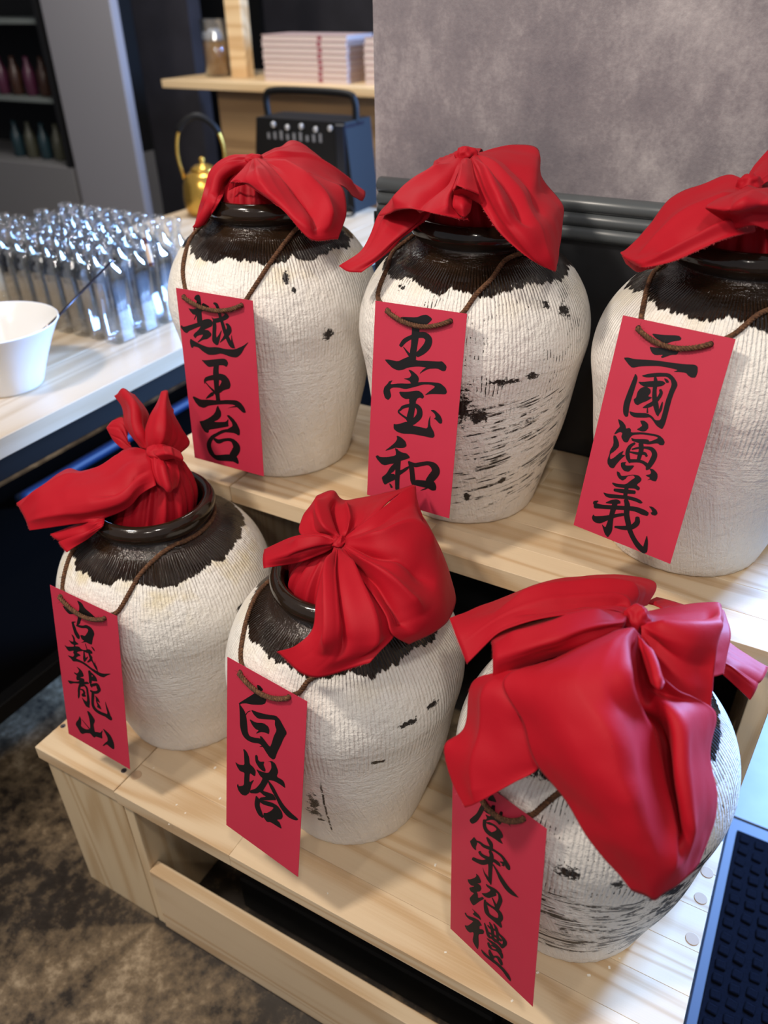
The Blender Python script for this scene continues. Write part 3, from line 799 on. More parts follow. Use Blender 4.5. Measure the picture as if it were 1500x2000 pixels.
 ((890, 1760, 160), '''
P 290 125 360 185 440 260 475 355 420 310 340 260 310 225 350 205
P 165 215 185 205 215 260 350 305 430 350 490 445 440 450 440 510 500 515 525 550 510 600 415 600 425 780 410 890 360 820 310 720 335 600 320 560 260 575 200 520 162 435 220 450 280 410 330 365 250 330 190 270
R 530 400 20 570 520 45 600 620 50 640 670 40
R 620 380 15 660 470 50 680 580 55 690 680 50 740 740 40
R 700 410 15 750 510 50 770 620 50 780 720 50
R 590 440 20 650 500 35 740 530 35 800 600 30 870 680 50 905 770 80 850 840 60
R 580 560 25 680 610 35 780 670 35 840 720 40
R 600 640 30 700 690 40 800 770 45 860 840 50
P 565 665 640 710 740 770 830 860 860 945 780 850 680 790 600 720
R 600 760 40 630 830 50 680 880 25 760 900 40 830 960 60 855 1035 40
R 620 890 30 640 960 60 690 1040 60
R 660 800 30 760 850 50 820 930 60
R 700 1010 25 770 1020 45 820 1090 60 850 1160 40
P 465 870 520 920 600 990 700 1060 800 1140 900 1240 980 1340 1015 1420 1010 1470 940 1390 860 1270 760 1170 640 1080 540 1000 490 940''')]}

def paper_material():
    m, nt, p = new_mat('red_paper')
    w = NT(nt); o = w.obj()
    n = w.noise(o, 14, 3, .5)
    w.l(w.mix(n, srgb(184, 42, 66), srgb(195, 50, 74)), p.inputs['Base Color'])
    p.inputs['Roughness'].default_value = .48
    w.l(w.bump(w.noise(o, 500, 2, .5), .05, .0004), p.inputs['Normal'])
    return m
def twine_material():
    m, nt, p = new_mat('brown_twine')
    w = NT(nt); o = w.obj()
    n = w.noise(o, 260, 4, .7)
    w.l(w.ramp(n, [(.3, srgb(52, 32, 20)), (.55, srgb(98, 64, 40)), (.75, srgb(140, 100, 66))]), p.inputs['Base Color'])
    p.inputs['Roughness'].default_value = .9
    w.l(w.bump(n, .6, .0012), p.inputs['Normal'])
    return m
M['paper'] = paper_material()
M['ink'] = plain('black_ink', srgb(16, 14, 15), .42)
M['twine'] = twine_material()
TAG_LABEL = [
    'red paper tag reading 越王台 hung on the left jar of the upper step',
    'red paper tag reading 王宝和 hung on the black streaked jar',
    'red paper tag reading 三國演義 hung on the jar at the right picture edge',
    'red paper tag reading 古越龍山 hung on the left jar of the lower step',
    'red paper tag reading 白塔 hung on the middle jar of the lower step',
    'red paper tag reading 唐宋绍禮 hung on the nearest jar, partly under its cloth']
STRANDS = [  # photo points of the twine above the tag, left strand and right strand, then the two holes
    ([(362, 566), (357, 530), (362, 495), (375, 462), (395, 440), (415, 425), (428, 415)], [(483, 582), (505, 548), (530, 510), (560, 470), (585, 435)], (360, 579), (472, 596)),
    ([(742, 590), (738, 575), (745, 550), (758, 520), (770, 490), (795, 465), (825, 445)], [(905, 610), (930, 575), (960, 545), (985, 510), (1005, 480)], (757, 606), (880, 627)),
    ([(1252, 622), (1258, 590), (1265, 560), (1275, 535), (1295, 515)], [(1425, 658), (1450, 640), (1480, 615), (1510, 600), (1540, 570)], (1247, 641), (1388, 672)),
    ([(122, 1152), (124, 1130), (130, 1105), (140, 1080), (160, 1055), (200, 1030)], [(228, 1196), (240, 1180), (257, 1150), (275, 1120), (310, 1085), (350, 1045), (385, 1010), (402, 988)], (119, 1164), (205, 1207)),
    ([(472, 1297), (470, 1275), (475, 1240), (485, 1200), (500, 1165), (520, 1140), (540, 1125)], [(585, 1352), (600, 1332), (618, 1318), (650, 1290)], (470, 1313), (565, 1361)),
    ([(945, 1540), (955, 1500), (985, 1450)], [(1042, 1590), (1065, 1570), (1090, 1550), (1115, 1535)], (942, 1556), (1023, 1598))]

def ink_mesh(i, region, text):
    """strokes on the paper plane of tag i -> verts (world), faces"""
    c, u, v = TAG_POSE[i]; n = tag_front(i)
    rx, ry, rs = region
    sc = rs / 1500.0
    V, Fc = [], []
    lift = .00035
    k = 0
    for line in text.strip().splitlines():
        tk = line.split()
        vals = list(map(float, tk[1:]))
        if tk[0] == 'P':
            pts = [(vals[q], vals[q + 1]) for q in range(0, len(vals), 2)]
            # round the corners a little
            P = np.array(pts)
            nx = np.roll(P, -1, 0)
            Q = np.empty((len(P) * 2, 2)); Q[0::2] = P * .82 + nx * .18; Q[1::2] = P * .18 + nx * .82
            poly = Q
        else:
            A = np.array(vals).reshape(-1, 3)
            S = catmull(A, max(8, 5 * len(A)))
            d = np.gradient(S[:, :2], axis=0); d /= np.linalg.norm(d, axis=1)[:, None] + 1e-9
            nn = np.stack([-d[:, 1], d[:, 0]], 1)
            wd = np.maximum(S[:, 2:3], 4) / 2
            Lf, Rt = S[:, :2] + nn * wd, S[:, :2] - nn * wd
            def cap(cn, dr, nr, w_):
                return [cn + nr * w_ * math.cos(a) + dr * w_ * .55 * math.sin(a) for a in (math.pi * .25, math.pi * .5, math.pi * .75)]
            poly = np.array(list(Lf) + cap(S[-1, :2], d[-1], nn[-1], wd[-1, 0]) + list(Rt[::-1]) + cap(S[0, :2], -d[0], -nn[0], wd[0, 0]))
            ribbon = True
        uv = np.array([tag_uv((rx + x * sc, ry + y * sc), i) for x, y in poly])
        base = len(V)
        lf = lift + .00002 * k; k += 1
        V += [c + u * a + v * b + n * lf for a, b in uv]
        if tk[0] == 'P':
            tris = tessellate_polygon([[Vector((a, b, 0)) for a, b in uv]])
            Fc += [[base + q for q in t] for t in tris]
        else:
            m_ = len(S)
            for q in range(m_ - 1):
                Fc.append([base + q, base + q + 1, base + 2 * m_ + 3 - q - 2, base + 2 * m_ + 3 - q - 1])
            Fc.append([base + m_ - 1, base + m_, base + m_ + 1, base + m_ + 2, base + m_ + 3])
            Fc.append([base + 2 * m_ + 2, base + 2 * m_ + 3, base + 2 * m_ + 4, base + 2 * m_ + 5, base])
    return V, Fc
def rope(path, strand_r=.0017, helix=.0016, pitch=.011, strands=3, seg=6):
    P = even(path, .0013)
    P, T, N, B = frames(P)
    s = np.concatenate([[0], np.cumsum(np.linalg.norm(np.diff(P, axis=0), axis=1))])
    parts = []
    for k in range(strands):
        a = 2 * math.pi * (s / pitch + k / strands)
        q = P + helix * (np.cos(a)[:, None] * N + np.sin(a)[:, None] * B)
        parts.append(tube(q, strand_r, seg))
    return merge(parts)
def fuzz(path, count, seed, r=.003, ln=.006):
    g = random.Random(seed)
    P = even(path, .0015); V, Fc = [], []
    for _ in range(count):
        p = P[g.randrange(len(P))]
        d = np.array([g.gauss(0, 1) for _ in range(3)]); d /= np.linalg.norm(d)
        e = np.array([g.gauss(0, 1) for _ in range(3)]); e /= np.linalg.norm(e)
        a = p + d * r * .6; b = a + (d + e * .6) * ln * g.uniform(.5, 1.2); m_ = (a + b) / 2 + e * .001
        w_ = np.cross(d, e); w_ = w_ / (np.linalg.norm(w_) + 1e-9) * .00014
        n0 = len(V)
        V += [a - w_, a + w_, m_ + w_, b, m_ - w_]
        Fc += [[n0, n0 + 1, n0 + 2, n0 + 4], [n0 + 4, n0 + 2, n0 + 3]]
    return V, Fc

def build_tag(i):
    c, u, v = TAG_POSE[i]; n = tag_front(i)
    top = c
    root = empty('paper_tag', tuple(c), TAG_LABEL[i], 'tag', 'red paper name tags on the jars')
    # sheet with a slight curl, two faces
    nu, nv = 10, 18
    V, Fc = [], []
    for side in (0, 1):
        for b in range(nv + 1):
            for a in range(nu + 1):
                x = (a / nu - .5) * TAG_W; y = b / nv * TAG_H
                V.append(c + u * x + v * y - n * (.0005 if side else 0.0))
    W = nu + 1; off = W * (nv + 1)
    for b in range(nv):
        for a in range(nu):
            q = [b * W + a, b * W + a + 1, (b + 1) * W + a + 1, (b + 1) * W + a]
            Fc.append(q[::-1]); Fc.append([off + k for k in q])
    edge = [a for a in range(W)] + [b * W + nu for b in range(1, nv + 1)] + [nv * W + a for a in range(nu - 1, -1, -1)] + [b * W for b in range(nv - 1, 0, -1)]
    for a, b in zip(edge, edge[1:] + edge[:1]): Fc.append([a, b, off + b, off + a])
    obj('sheet', V, Fc, M['paper'], root)
    for region, text in INK[i]:
        iv, jf = ink_mesh(i, region, text)
        obj('character', iv, jf, M['ink'], root)
    Ls, Rs, hl, hr = STRANDS[i]
    ul, vl = tag_uv(hl, i); ur, vr = tag_uv(hr, i)
    t = np.linspace(0, 1, 14)
    front = [c + u * (ul + (ur - ul) * k) + v * (vl + (vr - vl) * k + .012 * 4 * k * (1 - k)) + n * (.0030 + .001 * math.sin(math.pi * k)) for k in t]
    hole_l = c + u * ul + v * vl; hole_r = c + u * ur + v * vr
    x, y = JAR_XY[i]; z = JAR_Z[i]
    L = [q for q in (jar_hit(p, i, .0030) for p in Ls) if q[2] - z < .3875]
    Rr = [q for q in (jar_hit(p, i, .0030) for p in Rs) if q[2] - z < .3875]
    a0 = math.atan2(L[-1][1] - y, L[-1][0] - x); a1 = math.atan2(Rr[-1][1] - y, Rr[-1][0] - x)
    while a0 < 0: a0 += 2 * math.pi
    a1 = a1 % (2 * math.pi)
    # go round the back of the neck (through +Y)
    if a1 > math.pi * 1.5: a1 -= 2 * math.pi
    if a0 < a1: a0 += 2 * math.pi
    back = [np.array([x + .0855 * math.cos(a), y + .0855 * math.sin(a), z + .3825]) for a in np.linspace(a0 - .25, a1 + .25, 30)]
    bl = hole_l - n * .003; br = hole_r - n * .003
    loop = front + [br] + Rr + back[::-1] + L[::-1] + [bl] + front[:1]
    loop = catmull(np.array(loop), 420)
    obj('twine', *rope(loop), M['twine'], root, True)
    fz = obj('twine_fuzz', *fuzz(loop, 260, 50 + i), M['twine'], root); fz['kind'] = 'stuff'
    # punched holes
    for hp in (hole_l, hole_r):
        V = [hp + n * .0002] + [hp + n * .0002 + .0034 * (math.cos(a) * u + math.sin(a) * v) for a in np.linspace(0, 2 * math.pi, 17)[:-1]]
        obj('hole', V, [[0, k + 1, (k + 1) % 16 + 1] for k in range(16)], M['black'], root)
    return root
TAGS = [build_tag(i) for i in range(6)]

# ================================================================== RED CLOTH COVERS
def cloth_material():
    m, nt, p = new_mat('red_cotton')
    w = NT(nt); o = w.obj()
    n = w.noise(o, 9, 3, .5); fine = w.noise(o, 900, 2, .6)
    w.l(w.mix(n, srgb(158, 8, 26), srgb(175, 13, 32)), p.inputs['Base Color'])
    p.inputs['Roughness'].default_value = .62
    p.inputs['Specular IOR Level'].default_value = .2
    p.inputs['Sheen Weight'].default_value = .08
    p.inputs['Sheen Roughness'].default_value = .5
    p.inputs['Sheen Tint'].default_value = (1, .25, .28, 1)
    p.inputs['Subsurface Weight'].default_value = 0.0
    h = w.math('ADD', w.math('MULTIPLY', fine, .25), w.noise(o, 60, 3, .55))
    w.l(w.bump(h, .22, .0016), p.inputs['Normal'])
    return m
M['cloth'] = cloth_material()
M['fray'] = plain('frayed_red_thread', srgb(226, 92, 96), .8)

NECK_D = [depth_of((JAR_XY[i][0], JAR_XY[i][1], JAR_Z[i] + .40)) for i in range(6)]

def tag_push(P, k_idx):
    """push points that lie behind a tag sheet (inside its outline) to just in front of it"""
    for i in range(6):
        c, u, v = TAG_POSE[i]; n = tag_front(i)
        q = P - c
        a, b, d = q @ u, q @ v, q @ n
        m_ = (abs(a) < TAG_W / 2 + .004) & (b > -.004) & (b < TAG_H + .004) & (d < .008) & (d > -.03)
        if m_.any(): return m_, i, d
    return None

def surf(jar, rows, cols=44, sub=9, wrinkle=1.0, folds=(), push=True, gather=1.0):
    """smooth surface through rows of (px, py, forward offset in metres from the jar's neck)"""
    D = NECK_D[jar]
    R3 = []
    for r in rows:
        pts = [at_depth((x, y), D - d) for x, y, d in r]
        R3.append(catmull(np.array(pts), cols))
    R3 = np.array(R3)
    m_ = (len(rows) - 1) * sub + 1
    G = np.stack([catmull(R3[:, k], m_) for k in range(cols)], 1)      # m x cols x 3
    vv, uu = np.meshgrid(np.linspace(0, 1, m_), np.linspace(0, 1, cols), indexing='ij')
    # folds: ridges (or valleys) running along the rows direction
    Nn = np.cross(np.gradient(G, axis=0), np.gradient(G, axis=1))
    Nn /= np.linalg.norm(Nn, axis=2)[:, :, None] + 1e-12
    tocam = CAM_C - G
    sgn = np.sign(np.sum(Nn * tocam, axis=2)); Nn = Nn * sgn[:, :, None]
    disp = np.zeros((m_, cols))
    for (u0, u1, wd, amp, v0, v1) in folds:
        uc = u0 + (u1 - u0) * vv
        env = np.clip((vv - v0) / .15, 0, 1) * np.clip((v1 - vv) / .15, 0, 1)
        disp += 1.25 * amp * np.exp(-np.abs((uu - uc) / wd) ** 1.25) * env
    # gathers running out from the tied end
    pl = np.zeros(cols)
    gr_ = random.Random(len(rows) * 31 + int(rows[0][0][0]))
    for _ in range(7):
        c0, w0, a0 = gr_.random(), gr_.uniform(.02, .05), gr_.uniform(-1, 1)
        pl += a0 * np.exp(-np.abs((np.linspace(0, 1, cols) - c0) / w0) ** 1.3)
    disp += gather * .0042 * pl[None, :] * np.clip(vv / .12, 0, 1) * (1 - vv) ** 1.2
    if wrinkle:
        for a in range(m_):
            for b in range(cols):
                p = Vector(G[a, b])
                disp[a, b] += wrinkle * (.0026 * mnoise.noise(p * 16 + Vector((jar * 3.1, 0, 0))) + .0011 * mnoise.noise(p * 42))
    G = G + Nn * disp[:, :, None]
    if push:
        flat = G.reshape(-1, 3)
        k = np.ones(len(flat))
        for _ in range(60):
            cur = CAM_C + (flat - CAM_C) * k[:, None]
            bad = inside_jar(cur, .0035)
            for i in range(6):
                c, u, v = TAG_POSE[i]; n = tag_front(i)
                q = cur - c
                a_, b_, d_ = q @ u, q @ v, q @ n
                bad |= (abs(a_) < TAG_W / 2 + .003) & (b_ > -.003) & (b_ < TAG_H) & (d_ < .007) & (d_ > -.025)
            if not bad.any(): break
            k[bad] -= .003
        K = k.reshape(m_, cols)
        Kp = np.pad(K, 1, mode='edge')
        mn = np.min([Kp[a:a + m_, b:b + cols] for a in range(3) for b in range(3)], axis=0)
        Kp = np.pad(mn, 1, mode='edge')
        K = np.mean([Kp[a:a + m_, b:b + cols] for a in range(3) for b in range(3)], axis=0)
        G = (CAM_C + (flat - CAM_C) * K.reshape(-1)[:, None]).reshape(m_, cols, 3)
    return G
def grid_vf(G):
    m_, c_ = G.shape[:2]
    Fc = [[a * c_ + b, a * c_ + b + 1, (a + 1) * c_ + b + 1, (a + 1) * c_ + b] for a in range(m_ - 1) for b in range(c_ - 1)]
    return G.reshape(-1, 3), Fc
def fringe(line, inner, seed, ln=.0028):
    g = random.Random(seed)
    L = np.asarray(line); I = np.asarray(inner)
    s = np.concatenate([[0], np.cumsum(np.linalg.norm(np.diff(L, axis=0), axis=1))])
    V, Fc = [], []
    m_ = int(s[-1] / .0011)
    for k in range(m_):
        t = s[-1] * (k + g.random()) / m_
        p = np.array([np.interp(t, s, L[:, q]) for q in range(3)])
        w0 = np.array([np.interp(t, s, I[:, q]) for q in range(3)])
        d = p - w0; d /= np.linalg.norm(d) + 1e-9
        tg = np.array([np.interp(min(t + .002, s[-1]), s, L[:, q]) for q in range(3)]) - p
        tg /= np.linalg.norm(tg) + 1e-9
        e = d + tg * g.gauss(0, .5) + np.array([g.gauss(0, .25) for _ in range(3)])
        e /= np.linalg.norm(e)
        l_ = ln * g.uniform(.25, 1.0) * (1.8 if g.random() < .03 else 1)
        n0 = len(V); w_ = tg * .00017
        V += [p - d * .0006 - w_, p - d * .0006 + w_, p + e * l_]
        Fc.append([n0, n0 + 1, n0 + 2])
    return V, Fc
def flap(root, jar, rows, hem='end', **kw):
    G = surf(jar, rows, **kw)
    V, Fc = grid_vf(G)
    o = obj('flap', V, Fc, M['cloth'], root, True)
    md = o.modifiers.new('thickness', 'SOLIDIFY'); md.thickness = .0011; md.offset = 0
    parts = []
    for h in hem.split('+'):
        if h == 'end': parts.append(fringe(G[-1], G[-2], len(V)))
        elif h == 'start': parts.append(fringe(G[0], G[1], len(V) + 1))
        elif h == 'right': parts.append(fringe(G[:, -1], G[:, -2], len(V) + 2))
        elif h == 'left': parts.append(fringe(G[:, 0], G[:, 1], len(V) + 3))
    if parts:
        fr = obj('frayed_edge', *merge(parts), M['fray'], o); fr['kind'] = 'stuff'
    return G
def bundle(root, jar, knot, R0=.0655, swell=.058, seed=0):
    """pleated ball of cloth stuffed in the mouth, drawn together at the knot"""
    x, y = JAR_XY[jar]; z = JAR_Z[jar]
    a0 = np.array([x, y, z + .392])
    K = np.asarray(knot)
    V, Fc = [], []
    seg, rings = 120, 26
    for q in range(rings):
        t = q / (rings - 1)
        r = R0 * (1 - t) ** .5 * (1 + .10 * math.sin(math.pi * t)) + .009 * t
        ax = a0 * (1 - t) + K * t
        for k in range(seg):
            a = 2 * math.pi * k / seg
            pl = .0035 * math.sin(a * 17 + seed + 2.0 * math.sin(a * 3 + seed)) + .0018 * math.sin(a * 31 + 1.7 * seed)
            rr = max(.004, r + pl * (0.25 + .75 * math.sin(math.pi * min(1, t * 1.1))))
            V.append(ax + np.array([rr * math.cos(a), rr * math.sin(a), 0]))
    for q in range(rings - 1):
        for k in range(seg):
            k2 = (k + 1) % seg
            Fc.append([q * seg + k, q * seg + k2, (q + 1) * seg + k2, (q + 1) * seg + k])
    Fc.append([(rings - 1) * seg + k for k in range(seg)])
    obj('bundle', V, Fc, M['cloth'], root, True)
def knot_lump(root, K, r=.012, flat=(1, 1, .75), seed=0):
    """small crumpled knot where the cloth is tied"""
    bm = bmesh.new(); bmesh.ops.create_icosphere(bm, subdivisions=4, radius=1)
    V = []
    for v in bm.verts:
        n = v.co.normalized()
        f = 1 + .30 * (1 - 2 * abs(mnoise.noise(n * 1.2 + Vector((seed * 4.1, 0, 0))))) - .12
        V.append(np.asarray(K) + np.array([n.x * flat[0], n.y * flat[1], n.z * flat[2]]) * r * f)
    bm.verts.index_update()
    Fc = [[v.index for v in f.verts] for f in bm.faces]; bm.free()
    obj('knot', V, Fc, M['cloth'], root, True)
def knot_ring(root, K, tilt, r=.012, thick=.0052, seed=0):
    """the twisted band that ties the cloth: a few turns round the neck of the bundle"""
    tv = np.array(tilt, float); tv /= np.linalg.norm(tv)
    u = np.cross(tv, [0.3, 1, .2]); u /= np.linalg.norm(u); v = np.cross(tv, u)
    t = np.linspace(0, 2 * math.pi * 2.3, 80)
    path = [np.asarray(K) + r * (1 + .18 * math.sin(a * 1.7 + seed)) * (math.cos(a) * u + math.sin(a) * v) + tv * (.004 * math.sin(a * .9 + seed)) for a in t]
    obj('knot', *tube(path, thick * (1 + .25 * np.sin(t * 2.3)), 10), M['cloth'], root, True)

CLOTH_LABEL = [
    'red cloth tied over the mouth of the upper left jar, flap pointing right',
    'red cloth tied over the black streaked jar, draped wide like a cape',
    'red cloth tied over the jar at the right picture edge',
    'red cloth tied with upright ears and a long flap to the left, lower left jar',
    'red cloth gathered in a swirl over the middle jar of the lower step',
    'largest red cloth, knotted and hanging in a long pointed tail over the nearest jar']
def cover(i):
    x, y = JAR_XY[i]
    return empty('cloth_cover', (x, y, JAR_Z[i] + .40), CLOTH_LABEL[i], 'cloth', 'red cloths tied over the jar mouths')
def kpt(i, px, d): return at_depth(px, NECK_D[i] - d)

# ---- cloth 1
c = cover(0)
bundle(c, 0, kpt(0, (498, 316), .03), seed=1)
knot_lump(c, kpt(0, (497, 313), .045), .011, (1.2, 1, .7), 1)
flap(c, 0, [[(484, 302, .02), (491, 308, .04), (497, 318, .05)], [(442, 311, .01), (458, 320, .055), (474, 334, .05)], [(412, 335, .01), (428, 345, .055), (450, 352, .035)],
            [(400, 372, .01), (418, 380, .055), (434, 384, .03)], [(388, 412, .02), (405, 412, .06), (422, 405, .04)], [(378, 450, .03), (386, 447, .045), (400, 438, .05)]], folds=((.5, .5, .15, .006, .1, 1.2),))
flap(c, 0, [[(503, 306, .03), (510, 308, .035), (516, 312, .04)], [(545, 287, -.03), (552, 305, .025), (558, 327, .06)], [(577, 275, -.06), (600, 308, .0), (618, 348, .06)],
            [(625, 309, -.07), (645, 335, -.02), (668, 364, .03)], [(672, 347, -.08), (685, 365, -.05), (690, 384, -.02)], [(713, 374, -.09), (713, 383, -.075), (707, 393, -.06)]], folds=((.55, .6, .12, .007, 0, .9),))
flap(c, 0, [[(489, 312, .05), (496, 309, .055), (503, 307, .05), (511, 308, .045)], [(466, 338, .085), (500, 332, .105), (540, 328, .085), (572, 330, .055)],
            [(450, 356, .09), (505, 350, .13), (572, 362, .115), (635, 350, .06)], [(461, 350, .105), (525, 375, .14), (600, 405, .13), (668, 366, .065)],
            [(478, 354, .11), (545, 402, .145), (610, 440, .15), (675, 420, .085)], [(486, 360, .11), (552, 410, .145), (606, 466, .15), (660, 467, .115)]],
     folds=((.62, .75, .05, -.010, .1, .95), (.80, .82, .06, .010, .05, .9), (.35, .3, .08, .006, .1, .8)), cols=60)
flap(c, 0, [[(474, 350, .085), (460, 352, .08), (449, 358, .07)], [(482, 360, .075), (462, 364, .07), (447, 372, .062)]], hem='end')
# ---- cloth 2
c = cover(1)
bundle(c, 1, kpt(1, (912, 305), .03), seed=2)
knot_lump(c, kpt(1, (911, 303), .06), .012, (1.1, 1, .8), 2)
flap(c, 1, [[(845, 322, .0), (875, 312, .03), (905, 306, .05), (930, 304, .05)], [(850, 314, -.03), (880, 302, -.01), (908, 290, .0), (940, 291, .0)], [(860, 318, -.06), (885, 308, -.05), (910, 300, -.05), (945, 300, -.05)]], hem='')
flap(c, 1, [[(775, 385, .0), (810, 398, .05), (842, 415, .07)], [(744, 416, .01), (785, 438, .055), (832, 430, .065)], [(724, 460, .02), (752, 478, .055), (792, 458, .055)],
            [(701, 495, .03), (725, 505, .05), (762, 490, .05)], [(663, 521, .03), (680, 531, .04), (706, 533, .045)]], hem='end+right')
flap(c, 1, [[(890, 300, .05), (900, 302, .06), (908, 304, .06), (915, 308, .06)], [(845, 325, .03), (862, 340, .09), (885, 350, .11), (900, 350, .11)],
            [(800, 352, .02), (820, 370, .10), (860, 385, .13), (892, 385, .12)], [(771, 384, .01), (797, 393, .11), (850, 410, .145), (902, 415, .13)],
            [(741, 422, .03), (795, 407, .12), (853, 419, .15), (914, 431, .135)]], folds=((.25, .2, .06, .008, .1, 1), (.55, .45, .07, -.007, .1, 1), (.8, .78, .05, .006, .1, .9)), cols=60)
flap(c, 1, [[(918, 312, .07), (924, 306, .07), (928, 300, .05), (930, 297, .03)], [(926, 345, .11), (955, 340, .13), (985, 318, .08), (1000, 285, -.01)],
            [(932, 385, .13), (985, 390, .155), (1030, 360, .10), (1051, 290, .0)], [(955, 425, .15), (1005, 430, .165), (1050, 410, .12), (1057, 345, .02)],
            [(985, 463, .155), (1030, 465, .165), (1070, 440, .13), (1098, 398, .04)], [(1030, 502, .155), (1055, 505, .155), (1078, 490, .14), (1096, 455, .07)],
            [(1072, 526, .145), (1080, 529, .14), (1085, 529, .135), (1088, 512, .11)]], hem='end+left', folds=((.30, .2, .05, .010, .02, .55), (.48, .42, .05, -.010, .02, .6), (.72, .7, .06, -.006, .05, .6)), cols=64)
flap(c, 1, [[(902, 312, .075), (911, 309, .085), (920, 312, .075)], [(894, 345, .125), (910, 345, .145), (926, 345, .125)], [(884, 371, .145), (906, 368, .165), (936, 380, .155)]], folds=((.3, .3, .12, .004, .1, 1.2),), gather=0, wrinkle=.4)
flap(c, 1, [[(885, 372, .142), (906, 369, .158), (936, 381, .15)], [(888, 382, .130), (915, 386, .138), (945, 402, .140)]], hem='', gather=0, wrinkle=.3)
flap(c, 1, [[(888, 376, .13), (905, 378, .138), (922, 388, .13)], [(884, 402, .138), (903, 400, .15), (920, 402, .138)], [(888, 410, .135), (905, 424, .145), (917, 414, .135)]], gather=0, wrinkle=.3)
# ---- cloth 3
c = cover(2)
bundle(c, 2, kpt(2, (1465, 368), .02), seed=3)
knot_lump(c, kpt(2, (1463, 362), .05), .012, (1, 1, .9), 3)
flap(c, 2, [[(1214, 500, .015), (1250, 514, .045), (1292, 516, .06)], [(1222, 516, .01), (1246, 531, .03), (1272, 523, .05)]], hem='end')
flap(c, 2, [[(1455, 352, .03), (1462, 375, .06), (1470, 410, .09), (1475, 452, .10)], [(1420, 348, .0), (1425, 385, .07), (1435, 425, .11), (1440, 461, .12)],
            [(1370, 363, -.01), (1375, 405, .06), (1390, 440, .11), (1400, 473, .12)], [(1310, 388, -.01), (1325, 430, .05), (1340, 465, .10), (1345, 498, .11)],
            [(1270, 440, .0), (1280, 470, .05), (1290, 495, .09), (1300, 515, .10)], [(1226, 483, .02), (1236, 498, .05), (1248, 510, .075), (1264, 522, .085)],
            [(1212, 493, .03), (1218, 500, .04), (1228, 510, .05), (1246, 520, .07)]], hem='end+right', folds=((.35, .4, .08, .008, .05, .8), (.55, .6, .06, -.009, .05, .7), (.75, .8, .06, .006, .05, .8)), cols=60)
flap(c, 2, [[(1458, 350, .03), (1464, 362, .05), (1475, 370, .06)], [(1472, 325, .0), (1490, 335, .03), (1505, 352, .05)], [(1500, 293, -.02), (1522, 310, .0), (1536, 336, .03)]])
flap(c, 2, [[(1470, 362, .04), (1482, 380, .06), (1492, 420, .08)], [(1535, 352, -.03), (1545, 390, .05), (1550, 440, .10)], [(1600, 385, -.03), (1605, 425, .05), (1600, 480, .10)], [(1640, 440, .0), (1645, 470, .03), (1640, 520, .06)]])
flap(c, 2, [[(1462, 362, .07), (1480, 368, .07), (1500, 368, .07), (1530, 372, .07)], [(1405, 388, .10), (1440, 384, .125), (1500, 384, .135), (1540, 390, .13)],
            [(1380, 403, .12), (1420, 408, .145), (1450, 402, .155), (1500, 398, .155), (1540, 400, .15)], [(1386, 413, .115), (1430, 420, .13), (1470, 416, .135), (1540, 418, .13)],
            [(1440, 447, .12), (1470, 440, .13), (1500, 448, .13), (1545, 455, .12)]], folds=((.5, .5, .1, .004, .1, .6),))
# ---- cloth 4
c = cover(3)
bundle(c, 3, kpt(3, (308, 890), .03), R0=.059, seed=4)
knot_lump(c, kpt(3, (312, 884), .045), .014, (1.3, 1, .7), 4)
flap(c, 3, [[(298, 876, .045), (325, 869, .05), (353, 882, .04)], [(303, 888, .072), (328, 884, .080), (358, 896, .062)], [(318, 900, .062), (338, 897, .070), (352, 902, .058)]], hem='', gather=.6)
flap(c, 3, [[(248, 872, -.02), (256, 874, -.02), (262, 880, -.02)], [(243, 820, -.03), (236, 845, -.02), (238, 876, -.02)], [(224, 821, -.035), (214, 838, -.03), (224, 862, -.03)], [(212, 830, -.04), (208, 836, -.035), (213, 846, -.035)]])
flap(c, 3, [[(276, 876, .0), (288, 878, .02), (300, 882, .0)], [(248, 838, -.015), (268, 832, .02), (288, 845, .0)], [(240, 795, -.015), (262, 793, .015), (290, 808, -.01)], [(225, 773, -.02), (242, 767, -.01), (262, 772, -.02)]], folds=((.5, .5, .2, .006, .05, 1.2),))
flap(c, 3, [[(290, 884, .02), (305, 880, .035), (322, 886, .03), (345, 893, .01)], [(284, 850, .02), (308, 842, .045), (340, 850, .025), (371, 866, .0)], [(294, 810, .01), (312, 804, .03), (332, 810, .015), (354, 834, -.01)], [(311, 776, .0), (318, 768, .0), (326, 776, -.005), (338, 802, -.015)]], folds=((.45, .45, .18, .006, .05, 1.2),))
flap(c, 3, [[(98, 1043, .03), (112, 1058, .045), (132, 1079, .055)], [(150, 1025, .04), (156, 1042, .065), (164, 1056, .06)], [(205, 1012, .05), (204, 1022, .06), (196, 1032, .06)]], hem='start', folds=((.4, .4, .12, -.006, -.2, .9),), gather=0)
flap(c, 3, [[(285, 880, .02), (295, 895, .05), (300, 920, .06), (305, 948, .07)], [(248, 876, .0), (255, 900, .055), (262, 935, .085), (274, 966, .075)], [(205, 906, -.01), (212, 930, .05), (225, 965, .09), (246, 994, .07)],
            [(160, 921, -.01), (168, 945, .05), (175, 980, .08), (190, 1015, .06)], [(128, 917, -.01), (126, 950, .04), (126, 988, .06), (136, 1024, .05)],
            [(72, 956, -.01), (80, 975, .03), (86, 1000, .045), (94, 1031, .04)], [(32, 983, -.02), (42, 997, .0), (50, 1015, .015), (58, 1036, .02)]],
     folds=((.12, .2, .07, .006, .1, 1), (.62, .5, .10, -.009, .02, .5), (.85, .75, .08, .004, .1, 1)), cols=60, gather=.2)
